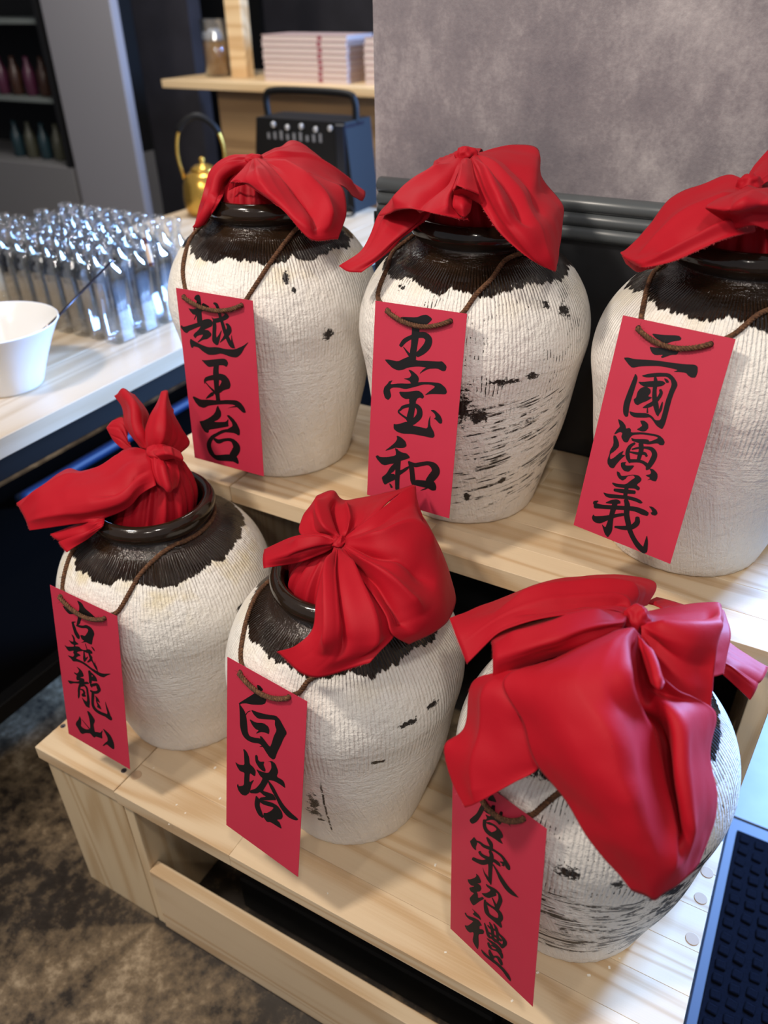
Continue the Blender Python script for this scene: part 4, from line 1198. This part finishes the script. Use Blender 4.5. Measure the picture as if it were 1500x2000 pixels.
flap(c, 3, [[(292, 884, .045), (315, 889, .06), (342, 897, .045)], [(292, 912, .055), (320, 920, .072), (350, 928, .052)], [(302, 938, .062), (328, 950, .075), (346, 948, .055)], [(318, 952, .06), (332, 957, .07), (342, 954, .058)]], hem='', folds=((.5, .5, .16, .005, .1, 1),))
# ---- cloth 5
c = cover(4)
bundle(c, 4, kpt(4, (655, 1066), .04), R0=.066, seed=5)
knot_lump(c, kpt(4, (662, 1060), .064), .0085, (1, 1, 1), 5)
flap(c, 4, [[(648, 1052, .06), (660, 1049, .067), (672, 1049, .062), (682, 1052, .055)], [(590, 1046, .04), (640, 1022, .055), (685, 1020, .045), (735, 1006, .05)], [(592, 1012, .01), (635, 985, .025), (680, 993, .01), (765, 975, .02)], [(620, 970, -.03), (650, 959, -.02), (682, 977, -.035), (808, 947, -.03)]],
     hem='', folds=((.3, .25, .05, .010, .05, .8), (.5, .48, .05, -.012, .02, .8), (.68, .62, .05, .009, .02, .8), (.15, .12, .05, -.006, .05, .7)), cols=64)
flap(c, 4, [[(656, 1054, .066), (650, 1062, .07), (648, 1073, .062)], [(615, 1046, .055), (608, 1068, .075), (604, 1090, .06)], [(572, 1052, .035), (568, 1078, .065), (574, 1099, .05)], [(517, 1074, .02), (514, 1092, .04), (515, 1110, .045)]], folds=((.3, .25, .12, .006, .05, .7), (.65, .65, .1, -.006, .05, .7)))
flap(c, 4, [[(674, 1050, .06), (676, 1057, .068), (673, 1066, .072), (666, 1072, .075)], [(735, 1004, .05), (742, 1050, .09), (722, 1090, .105), (690, 1110, .105)], [(806, 948, -.02), (802, 1030, .07), (772, 1110, .12), (720, 1150, .13)],
            [(812, 988, -.02), (840, 1070, .06), (818, 1160, .115), (752, 1200, .145)], [(845, 1040, -.02), (868, 1110, .05), (852, 1190, .105), (765, 1238, .15)], [(876, 1120, -.01), (889, 1175, .03), (862, 1225, .095), (798, 1258, .125)]],
     folds=((.35, .3, .06, .009, .02, .7), (.6, .5, .05, -.009, .02, .7), (.8, .72, .05, .010, .02, .75), (.92, .9, .04, -.010, .02, .9)), cols=64)
flap(c, 4, [[(652, 1068, .078), (658, 1070, .084), (672, 1072, .080)], [(630, 1115, .105), (655, 1110, .13), (704, 1116, .102)], [(616, 1175, .13), (660, 1170, .16), (738, 1162, .122)], [(611, 1228, .14), (665, 1235, .17), (768, 1206, .135)], [(580, 1260, .135), (655, 1282, .16), (770, 1240, .14)], [(540, 1273, .12), (610, 1322, .145), (722, 1294, .15)]],
     folds=((.35, .35, .07, .009, .02, .8), (.58, .55, .06, -.011, .02, .85), (.8, .8, .07, .009, .02, .9)), cols=60)
# ---- cloth 6
c = cover(5)
bundle(c, 5, kpt(5, (1236, 1218), .04), R0=.066, seed=6)
knot_lump(c, kpt(5, (1242, 1212), .072), .0125, (1, 1, 1.3), 6)
flap(c, 5, [[(1262, 1178, -.02), (1285, 1184, -.01), (1305, 1195, .0)], [(1282, 1168, -.05), (1310, 1176, -.04), (1338, 1184, -.03)]], hem='')
flap(c, 5, [[(1265, 1182, .0), (1240, 1190, .03), (1228, 1200, .055)], [(1278, 1138, -.05), (1226, 1158, .02), (1190, 1190, .065)], [(1200, 1123, -.06), (1150, 1155, .025), (1130, 1197, .07)], [(1080, 1135, -.05), (1050, 1170, .03), (1042, 1212, .07)], [(960, 1175, -.03), (965, 1200, .03), (975, 1238, .06)], [(878, 1208, .0), (892, 1245, .03), (912, 1296, .05)]],
     folds=((.45, .5, .12, .010, .05, .8), (.75, .8, .08, -.008, .05, .7)), cols=56)
flap(c, 5, [[(1405, 1240, -.03), (1405, 1275, .02), (1405, 1310, .03)], [(1450, 1274, -.03), (1445, 1302, .03), (1436, 1340, .025)], [(1499, 1304, -.03), (1490, 1332, .015), (1466, 1367, .025)]], folds=((.5, .5, .2, -.004, 0, 1.2),))
flap(c, 5, [[(1340, 1190, .0), (1345, 1240, .05), (1345, 1310, .08)], [(1385, 1184, -.02), (1395, 1240, .04), (1385, 1322, .07)], [(1414, 1192, -.02), (1428, 1240, .025), (1411, 1317, .055)]])
flap(c, 5, [[(962, 1316, .07), (1010, 1308, .09), (1075, 1288, .10)], [(922, 1336, .05), (962, 1350, .095), (1010, 1368, .115)], [(908, 1420, .05), (955, 1430, .095), (1026, 1425, .12)], [(868, 1456, .05), (940, 1490, .095), (1042, 1478, .125)], [(881, 1522, .06), (938, 1532, .095), (1050, 1502, .125)], [(908, 1578, .08), (932, 1568, .095), (1000, 1530, .115)]],
     hem='left', folds=((.4, .45, .1, .004, .1, 1),), gather=0)
flap(c, 5, [[(1245, 1195, .05), (1250, 1215, .08), (1254, 1242, .09)], [(1285, 1187, .02), (1292, 1225, .095), (1282, 1310, .09)], [(1350, 1180, .0), (1352, 1230, .095), (1330, 1385, .10)], [(1398, 1177, .0), (1400, 1230, .08), (1376, 1410, .09)], [(1408, 1182, -.01), (1413, 1215, .055), (1388, 1300, .085), (1388, 1410, .085)]],
     folds=((.5, .45, .1, .006, .1, .9), (.3, .25, .1, -.008, .05, .8), (.75, .72, .08, -.006, .05, .8)), cols=56)
flap(c, 5, [[(1190, 1236, .09), (1215, 1229, .105), (1235, 1226, .105), (1245, 1235, .10), (1252, 1242, .095)], [(1085, 1285, .105), (1150, 1275, .135), (1215, 1260, .14), (1248, 1278, .095), (1270, 1292, .10)],
            [(985, 1325, .105), (1100, 1340, .155), (1210, 1340, .17), (1254, 1345, .105), (1320, 1345, .125)], [(1020, 1410, .125), (1120, 1430, .175), (1220, 1430, .185), (1272, 1440, .115), (1330, 1400, .14), (1394, 1390, .085)],
            [(1050, 1495, .135), (1150, 1510, .185), (1236, 1520, .19), (1292, 1530, .13), (1340, 1500, .155), (1386, 1480, .095)], [(1105, 1568, .145), (1190, 1590, .185), (1258, 1600, .19), (1308, 1605, .15), (1350, 1590, .155), (1401, 1560, .095)],
            [(1165, 1655, .155), (1225, 1670, .18), (1278, 1685, .185), (1322, 1685, .17), (1350, 1660, .145), (1393, 1620, .095)], [(1235, 1738, .155), (1260, 1748, .16), (1279, 1758, .16), (1300, 1742, .155), (1332, 1722, .135), (1366, 1688, .105)]],
     hem='end+right', folds=((.62, .66, .035, -.014, .1, .85), (.52, .56, .05, .008, .1, .9), (.78, .76, .04, .007, .25, .9), (.3, .35, .1, .004, .1, .8)), cols=84, gather=.4)
flap(c, 5, [[(1225, 1197, .07), (1222, 1212, .09), (1214, 1230, .09)], [(1150, 1186, .05), (1150, 1220, .11), (1156, 1263, .10)], [(1060, 1212, .05), (1065, 1250, .115), (1076, 1287, .095)], [(960, 1240, .035), (963, 1280, .085), (962, 1324, .075)]],
     folds=((.35, .3, .1, .008, .1, 1), (.75, .7, .08, -.005, .05, .6)), cols=56)
flap(c, 5, [[(1246, 1240, .105), (1254, 1250, .115), (1264, 1262, .105)], [(1258, 1288, .125), (1277, 1298, .142), (1290, 1308, .125)], [(1272, 1335, .148), (1287, 1347, .158), (1298, 1335, .148)]], hem='', folds=((.5, .5, .2, .004, .1, 1),))

# ================================================================== SIDE TABLE with bottles
TZ = .766
tx1, tx0, ty0, ty1 = -.383, -1.22, -.20, 1.95
M['shade_black'] = plain('under_table_shade_black', srgb(9, 8, 8), .95, spec=.03)
tb = empty('side_table', (-1.0, .9, 0), 'long pale wood table with black steel frame holding the glass bottles', 'table')
ws_ = np.linspace(tx0, tx1, 6)
for a, b in zip(ws_[:-1], ws_[1:]):
    box('top_board', a + .0003, b - .0003, ty0, ty1, TZ - .036, TZ, M['white_table'], tb, .0015)
box('apron', tx1 - .075, tx1 - .045, ty0 + .03, ty1 - .03, TZ - .10, TZ - .036, M['black_metal'], tb, .002)
box('apron', tx0 + .045, tx0 + .075, ty0 + .03, ty1 - .03, TZ - .10, TZ - .036, M['black_metal'], tb, .002)
for lx in (tx1 - .075, tx0 + .045):
    for ly in (ty0 + .03, ty1 - .06):
        box('leg', lx, lx + .03, ly, ly + .03, .0, TZ - .1, M['black_metal'], tb, .002)
box('under_table_shade', tx0 + .08, tx1 - .08, ty0 + .06, ty1 - .06, .20, .225, M['shade_black'], tb, .002)  # added black board, stands in for the shade under the table
box('stretcher', tx1 - .075, tx1 - .045, ty0 + .06, ty1 - .06, .20, .24, M['black_metal'], tb, .002)
M['blue'] = plain('blue_plastic', srgb(24, 54, 96), .5)
q0, q1 = on_z((60, 962), .245), on_z((368, 782), .245)
bp = obj('blue_pole', *tube(catmull([(-1.005, .62, .2415), (-1.005, .9, .2415), (-1.005, 1.5, .2415)], 24), .016, 12), M['blue'], None, True)
tag(bp, 'blue plastic pole lying on the added shade board under the side table', 'pole')

def glass_material(name, tint, refl=.5):
    m = bpy.data.materials.new(name); m.use_nodes = True
    nt = m.node_tree; nt.nodes.clear(); w = NT(nt)
    out = w.n('ShaderNodeOutputMaterial')
    tr_ = w.n('ShaderNodeBsdfTransparent'); tr_.inputs[0].default_value = tint
    gl = w.n('ShaderNodeBsdfGlossy'); gl.inputs['Roughness'].default_value = .06; gl.inputs['Color'].default_value = (.95, .97, 1, 1)
    lw = w.n('ShaderNodeLayerWeight'); lw.inputs['Blend'].default_value = refl
    f = w.math('MULTIPLY_ADD', lw.outputs['Facing'], .55, .04)
    mx = w.n('ShaderNodeMixShader'); w.l(f, mx.inputs[0]); w.l(tr_.outputs[0], mx.inputs[1]); w.l(gl.outputs[0], mx.inputs[2])
    w.l(mx.outputs[0], out.inputs[0])
    return m
M['glass'] = glass_material('clear_bottle_glass', (.97, .98, .985, 1), .35)
# flat flask bottle: rounded-rectangle sections with a round neck and a thick lip
def sq_ring(r, z, square, seg=24):
    out = []
    for k in range(seg):
        a = 2 * math.pi * (k + .5) / seg
        c_, s_ = math.cos(a), math.sin(a)
        e = 2 + 6 * square
        k_ = (abs(c_) ** e + abs(s_) ** e) ** (-1 / e)
        out.append((r * k_ * c_ * (1 - .30 * square), r * k_ * s_, z))
    return out
def bottle_vf():
    secs = [(.024, .0, 1), (.0300, .001, 1), (.0312, .005, 1), (.0312, .125, 1), (.0300, .138, .9), (.023, .152, .5), (.0150, .162, .1), (.0125, .168, 0), (.0125, .186, 0),
            (.0160, .188, 0), (.0172, .192, 0), (.0172, .203, 0), (.0160, .206, 0), (.0112, .206, 0), (.0105, .186, 0), (.0105, .168, 0), (.020, .152, .5), (.0280, .136, .9), (.0285, .012, 1), (.020, .007, 1)]
    V, Fc = [], []
    seg = 24
    for r, z, s in secs: V += sq_ring(r, z, s, seg)
    for i in range(len(secs) - 1):
        for k in range(seg):
            k2 = (k + 1) % seg
            Fc.append([i * seg + k, i * seg + k2, (i + 1) * seg + k2, (i + 1) * seg + k])
    Fc.append(list(range(seg))[::-1]); Fc.append([(len(secs) - 1) * seg + k for k in range(seg)])
    return V, Fc
bme = mesh_of('glass_bottle', *bottle_vf(), smooth=True); bme.materials.append(M['glass'])
ROWN = ['nearest row', 'second row', 'third row', 'rearmost row']
COLN = ['closest to the table edge', 'second from the table edge', 'third from the table edge', 'fourth from the table edge', 'fifth from the table edge', 'sixth from the table edge', 'seventh from the table edge', 'eighth from the table edge', 'ninth from the table edge']
for j in range(4):
    for i in range(9 if j < 2 else 8):
        o = bpy.data.objects.new('glass_bottle', bme); COL.objects.link(o)
        o.location = (-.528 - i * .0472 + rng.uniform(-.0012, .0012), .664 + j * .0685 + rng.uniform(-.002, .002), TZ)
        o.rotation_euler = (0, 0, rng.uniform(-.04, .04))
        tag(o, 'clear empty glass bottle in the %s, %s' % (ROWN[j], COLN[i]), 'bottle', 'empty glass bottles on the side table')

# white bowl with ladle
M['china'] = plain('white_porcelain', srgb(232, 230, 226), .22)
bxc, byc = -.552, .392
prof = [(.058, 0), (.0625, .001), (.0645, .004), (.078, .04), (.098, .085), (.1165, .1185), (.1180, .1205), (.1165, .122), (.1145, .1205), (.095, .084), (.075, .04), (.060, .010), (.03, .007)]
bw = obj('bowl', *lathe(prof, 72, (bxc, byc, TZ), close_top=True), M['china'], None, True)
tag(bw, 'deep white porcelain bowl on the corner of the side table', 'bowl')
M['steel'] = plain('dark_polished_steel', srgb(92, 88, 96), .16, 1.0)
rim_px = at_depth((90, 640), depth_of((bxc + .05, byc + .06, TZ + .12)))
h0 = np.array([bxc + .045, byc + .02, TZ + .085]); tip = at_depth((224, 505), depth_of(rim_px) + .10)
ld = empty('ladle', (bxc, byc, TZ + .02), 'steel ladle leaning in the white bowl', 'ladle')
obj('handle', *tube(catmull([np.array([bxc - .02, byc + .0, TZ + .03]), rim_px, (rim_px + tip) / 2, tip], 30), .0026, 10), M['steel'], ld, True)
lp = lathe([(.004, -.026), (.020, -.022), (.031, -.010), (.0345, .004), (.0335, .004), (.030, -.009), (.019, -.020), (.004, -.024)], 32, (0, 0, 0), close_top=True)
rotm = Matrix.Rotation(math.radians(-50), 3, 'X') @ Matrix.Rotation(math.radians(20), 3, 'Y')
cc = Vector((bxc + .005, byc - .035, TZ + .085))
obj('scoop', [tuple(rotm @ Vector(v) * 1.25 + cc) for v in lp[0]], lp[1], M['steel'], ld, True)
# little stick standing among the bottles
M['stick'] = plain('pale_wooden_stick', srgb(206, 178, 150), .6)
M['stick_tip'] = plain('dark_red_tip', srgb(70, 24, 26), .5)
dS = depth_of((-.528, .75, TZ + .2))
sa, sb = at_depth((297, 520), dS), at_depth((283, 466), dS)
sk2 = empty('wooden_stick', tuple(sa), 'short pale wooden stick with dark red ends stuck in a bottle mouth', 'stick')
obj('shaft', *tube(np.linspace(sa, sb, 6), .0055, 10), M['stick'], sk2, True)
obj('tip', *tube(np.linspace(sb, sb + (sb - sa) * -.22, 4), .0062, 10), M['stick_tip'], sk2, True)
obj('tip', *tube(np.linspace(sa, sa + (sb - sa) * .10, 4), .0060, 10), M['stick_tip'], sk2, True)

# ================================================================== BRASS KETTLE on the far end of the table
M['brass'] = plain('yellow_brass', srgb(202, 160, 74), .26, .85)
kd = depth_of((-1.15, 1.72, TZ + .1))
kb = on_z((408, 418), TZ)
kx, ky = kb[0], kb[1]
kt = empty('kettle', (kx, ky, TZ), 'yellow brass kettle with a high hoop handle behind the upper left jar', 'kettle')
kpm = np.linalg.norm(at_depth((452, 418), depth_of(kb)) - kb)          # half width on the photo
s_ = kpm / .095
obj('body', *lathe([(.07 * s_, 0), (.082 * s_, .004), (.092 * s_, .03 * s_), (.095 * s_, .07 * s_), (.090 * s_, .12 * s_), (.074 * s_, .155 * s_), (.05 * s_, .172 * s_)], 48, (kx, ky, TZ), close_top=True), M['brass'], kt, True)
obj('lid', *lathe([(.052 * s_, .170 * s_), (.050 * s_, .180 * s_), (.032 * s_, .192 * s_), (.010 * s_, .198 * s_), (.009 * s_, .206 * s_), (.014 * s_, .214 * s_), (.008 * s_, .222 * s_)], 36, (kx, ky, TZ), close_top=True), M['brass'], kt, True)
ex = np.array([.86, .5, 0])
ex = ex / np.linalg.norm(ex)
K0 = np.array([kx, ky, TZ])
arch = [K0 + ex * (-.082 * s_) + [0, 0, .14 * s_], K0 + ex * (-.095 * s_) + [0, 0, .24 * s_], K0 + ex * (-.070 * s_) + [0, 0, .33 * s_], K0 + [0, 0, .372 * s_], K0 + ex * (.070 * s_) + [0, 0, .33 * s_], K0 + ex * (.095 * s_) + [0, 0, .24 * s_], K0 + ex * (.082 * s_) + [0, 0, .14 * s_]]
A = catmull(np.array(arch), 60)
obj('handle', *tube(A, .0075 * s_, 10), M['brass'], kt, True)
gr = obj('grip', *tube(A[18:43], .013 * s_, 12), M['black_metal'], kt, True); gr['label'] = 'dark grip on the hoop handle'
obj('spout', *tube(catmull([K0 + ex * (.085 * s_) + [0, 0, .07 * s_], K0 + ex * (.13 * s_) + [0, 0, .11 * s_], K0 + ex * (.15 * s_) + [0, 0, .165 * s_]], 20), np.linspace(.024, .012, 20) * s_, 14), M['brass'], kt, True)

# ================================================================== BLACK PORTABLE SPEAKER behind the left jar
M['blue_lit_gloss'] = plain('blue_lit_black_plastic', srgb(10, 14, 26), .3)  # blue daylight on the speaker's black side, put into the colour
M['knob'] = plain('silver_knob', srgb(190, 190, 192), .3, .6)
M['print_grey'] = plain('grey_print', srgb(120, 120, 122), .6)
SY = 1.86
sp_l, sp_r = on_y((505, 420), SY), on_y((690, 420), SY)
sx0, sx1 = sp_l[0], sp_r[0]
ztop = on_y((600, 235), SY)[2]; zh = on_y((600, 186), SY)[2]
sp = empty('portable_speaker', ((sx0 + sx1) / 2, SY + .08, TZ), 'black portable speaker with a raised carry handle and silver knobs', 'speaker')
wv = sx1 - sx0
V = []
for yy in (SY, SY + .16):
    V += [(sx0 - .01, yy, TZ), (sx1 + .01, yy, TZ), (sx1 - .02, yy, ztop), (sx0 + .03, yy, ztop)]
obj('body', V, [[0, 1, 2, 3], [7, 6, 5, 4], [0, 4, 5, 1], [1, 5, 6, 2], [2, 6, 7, 3], [3, 7, 4, 0]], M['black'], sp)
box('side_trim', sx1 - .055, sx1 - .018, SY - .006, SY + .12, TZ, ztop - .005, M['blue_lit_gloss'], sp, .004)
hx0, hx1 = sx0 + .02, sx1 - .03
obj('handle', *tube(catmull([(hx0, SY + .08, ztop - .01), (hx0 - .002, SY + .08, zh - .02), (hx0 + .03, SY + .08, zh), ((hx0 + hx1) / 2, SY + .08, zh + .004), (hx1 - .03, SY + .08, zh), (hx1, SY + .08, zh - .02), (hx1 + .004, SY + .08, ztop - .01)], 60), .011, 12), M['black_metal'], sp, True)
kme = mesh_of('knob', *lathe([(.009, 0), (.009, .008), (.007, .011)], 16, close_top=True), smooth=True); kme.materials.append(M['knob'])
for k in range(5):
    inst('knob', kme, sp, (sx0 + wv * (.26 + .14 * k), SY - .001, ztop - .018 - .006 * (k % 2)), (math.radians(90), 0, 0))
for k in range(9):
    box('panel_mark', sx0 + wv * (.18 + .065 * k), sx0 + wv * (.18 + .065 * k) + .010, SY - .002, SY + .0005, ztop - .062, ztop - .044 + .004 * (k % 3), M['print_grey'], sp)
cord = catmull([(sx1 - .03, SY - .03, TZ + .006), (sx1 + .01, SY - .045, TZ + .03), (sx1 + .035, SY - .05, TZ + .012), (sx1 + .01, SY - .06, TZ + .004), (sx1 - .03, SY - .05, TZ + .004)], 30)
obj('power_cord', *tube(cord, .004, 8), M['black'], sp, True)

# ================================================================== COUNTER AND BACK ROOM
CZ, CY0, CY1 = 1.05, 2.65, 3.24
cx0 = on_z((300, 157), CZ)[0]
ct = empty('counter', (-1.2, 2.95, 0), 'pine counter top over a brown wood cabinet behind the jars', 'counter')
for a, b in zip(np.linspace(CY0, CY1, 4)[:-1], np.linspace(CY0, CY1, 4)[1:]):
    box('top_board', cx0, .06, a + .0004, b - .0004, CZ - .034, CZ, M['pine_far'], ct, .002)
cab0 = on_y((438, 300), 2.75)[0]
for k in range(4):
    a = CZ - .035 - (k + 1) * .25
    box('cabinet_panel', cab0, .06, 2.75, 2.77, max(a, .0) + .0008, a + .25 - .0008, M['cabinet'], ct, .001)
box('cabinet_side', cab0, cab0 + .02, 2.7705, 3.22, 0, CZ - .036, M['cabinet'], ct, .001)
pa, pb = on_y((457, 135), 2.86)[0], on_y((477, 135), 2.86)[0]
ps = box('wood_post', pa - .02, pb + .012, 2.86, 2.92, CZ, 2.6, M['pine_far'], None, .003)
tag(ps, 'square pine post rising from the counter', 'post')
M['pages'] = plain('cream_pages', srgb(206, 190, 182), .7)
M['cover'] = plain('pale_pink_cover', srgb(196, 170, 166), .55)
M['spine_red'] = plain('dull_red_band', srgb(150, 84, 92), .6)
by = 2.76
ba, bb = on_y((515, 135), by)[0], on_y((655, 135), by)[0]
bt = on_y((600, 68), by)[2]
thick = (bt - CZ) / 8
ORD = ['lowest', 'second', 'third', 'fourth', 'fifth', 'sixth', 'seventh', 'topmost']
def book(k, x0, x1, y0, y1, z0, z1, label, band):
    b = empty('book', ((x0 + x1) / 2, (y0 + y1) / 2, z0), label, 'book', 'book stacks on the counter')
    box('page_block', x0 + .003, x1 - .003, y0 + .003, y1 - .002, z0 + .0022, z1 - .0022, M['pages'], b)
    box('cover', x0, x1, y0, y1, z0, z0 + .0021, M['cover'], b)
    box('cover', x0, x1, y0, y1, z1 - .0021, z1, M['cover'], b)
    if band: box('band', x0 + (x1 - x0) * .66, x0 + (x1 - x0) * .71, y0 + .0022, y0 + .0036, z0 + .0022, z1 - .0022, M['spine_red'], b)
for k in range(8):
    dx = rng.uniform(-.003, .003)
    book(k, ba + dx, bb + .06 + dx, by, by + .22, CZ + k * thick, CZ + (k + 1) * thick - .0006, '%s book of the taller stack on the counter' % ORD[k], True)
bc0, bc1 = on_y((690, 135), by)[0] + .04, on_y((760, 135), by)[0]
for k in range(7):
    dx = rng.uniform(-.004, .004)
    lab = ORD[k] if k < 6 else 'topmost'
    book(k, bc0 + dx, bc1 + dx, by + .02, by + .22, CZ + k * thick * 1.1, CZ + (k + 1) * thick * 1.1 - .0006, '%s book of the stack beside the wall corner on the counter' % lab, False)
# jug of amber tea
M['amber'] = plain('amber_tea', srgb(170, 112, 36), .2)
M['jug_glass'] = glass_material('jug_glass', (.9, .92, .93, 1), .5)
M['ice'] = plain('pale_ice', srgb(214, 214, 218), .3)
jy = 2.80
jc = on_y((410, 140), jy); jr = abs(on_y((432, 140), jy)[0] - on_y((388, 140), jy)[0]) / 2 * .95
jt = on_y((405, 38), jy)[2]; jl = on_y((405, 82), jy)[2]
jg = empty('tea_jug', (jc[0], jy + jr, CZ), 'glass jug of amber tea on the counter beside the post', 'jug')
obj('glass', *lathe([(jr * .9, 0), (jr * .95, .004), (jr, jt - CZ), (jr * .94, jt - CZ), (jr * .89, .008)], 32, (jc[0], jy + jr, CZ), close_top=True), M['jug_glass'], jg, True)
obj('tea', *lathe([(jr * .86, .009), (jr * .90, jl - CZ)], 32, (jc[0], jy + jr, CZ), close_top=True), M['amber'], jg, True)
for k in range(3):
    s2 = jr * .35
    q = (jc[0] + jr * .35 * (k - 1), jy + jr * (.7 + .3 * (k % 2)), jl + s2 * .2 + .012 * (k % 2))
    box('ice_cube', q[0] - s2, q[0] + s2, q[1] - s2, q[1] + s2, q[2], q[2] + s2 * 1.5, M['ice'], jg, .006)

# glass-front cooler on the far left
M['fridge'] = plain('grey_cooler_panel', srgb(120, 118, 118), .5)
M['shelf_grey'] = plain('grey_wire_shelf', srgb(110, 116, 112), .4)
FY = 2.52
fz0 = on_y((130, 327), FY)[2]
fx1 = on_y((140, 327), FY)[0]
fr_ = empty('drinks_cooler', (fx1 - .5, FY + .3, 0), 'dark open cooler with shelves of drinks beside the grey pillar', 'cooler')
box('base', fx1 - 1.3, fx1, FY, FY + .6, 0, fz0, M['fridge'], fr_, .004)
box('back', fx1 - 1.3, fx1, FY + .5, FY + .6, fz0 + .0005, 2.2, M['black_void'], fr_)
box('side', fx1 - .03, fx1, FY, FY + .4995, fz0 + .0005, 2.2, M['black_void'], fr_)
sh = []
for py in (190, 38):
    zz = on_y((40, py), FY + .05)[2]; sh.append(zz)
    box('shelf', fx1 - 1.25, fx1 - .035, FY + .04, FY + .49, zz - .02, zz, M['shelf_grey'], fr_, .003)
cols_ = [srgb(74, 30, 52), srgb(30, 52, 58), srgb(58, 34, 24), srgb(70, 70, 56)]
can = lathe([(.026, 0), (.031, .006), (.031, .10), (.026, .115), (.012, .150), (.012, .175)], 20, close_top=True)
n_ = 0
for zz, lv, nm in ((sh[0], 'upper', .80), (fz0, 'lower', .6)):
    for k in range(5):
        m_ = plain('drink_%d' % n_, cols_[(k + n_) % 4], .35); n_ += 1
        xq = fx1 - .12 - k * .105
        o = obj('drink_bottle', [(v[0] + xq, v[1] + FY + .14, v[2] + zz) for v in can[0]], can[1], m_, None, True)
        tag(o, '%s drink bottle from the pillar on the %s shelf of the cooler' % (['first', 'second', 'third', 'fourth', 'fifth'][k], lv), 'bottle', 'drinks in the cooler')

# crumbs of white paint on the lower step
M['chip'] = plain('white_paint_chip', srgb(232, 226, 214), .6)
cv, cfa = [], []
g = random.Random(4)
for px in [(362, 1588), (345, 1572), (330, 1610), (420, 1500), (430, 1560), (470, 1515), (300, 1500), (640, 1745), (850, 1690), (900, 1480), (1210, 1872), (1190, 1890), (1150, 1905), (1050, 1900), (1000, 1955), (870, 1860), (905, 1770), (520, 1640)]:
    q = on_z(px, Z1); s3 = g.uniform(.0006, .0015); a = g.uniform(0, 6)
    v_, f_ = box_vf(-s3 * 1.5, s3 * 1.5, -s3, s3, 0, s3 * .6)
    n0 = len(cv)
    cv += [(q[0] + x * math.cos(a) - y * math.sin(a), q[1] + x * math.sin(a) + y * math.cos(a), Z1 + z) for x, y, z in v_]
    cfa += [[n0 + k for k in f] for f in f_]
ch = obj('paint_chips', cv, cfa, M['chip']); tag(ch, 'tiny white paint chips scattered on the lower step', 'debris', kind='stuff')
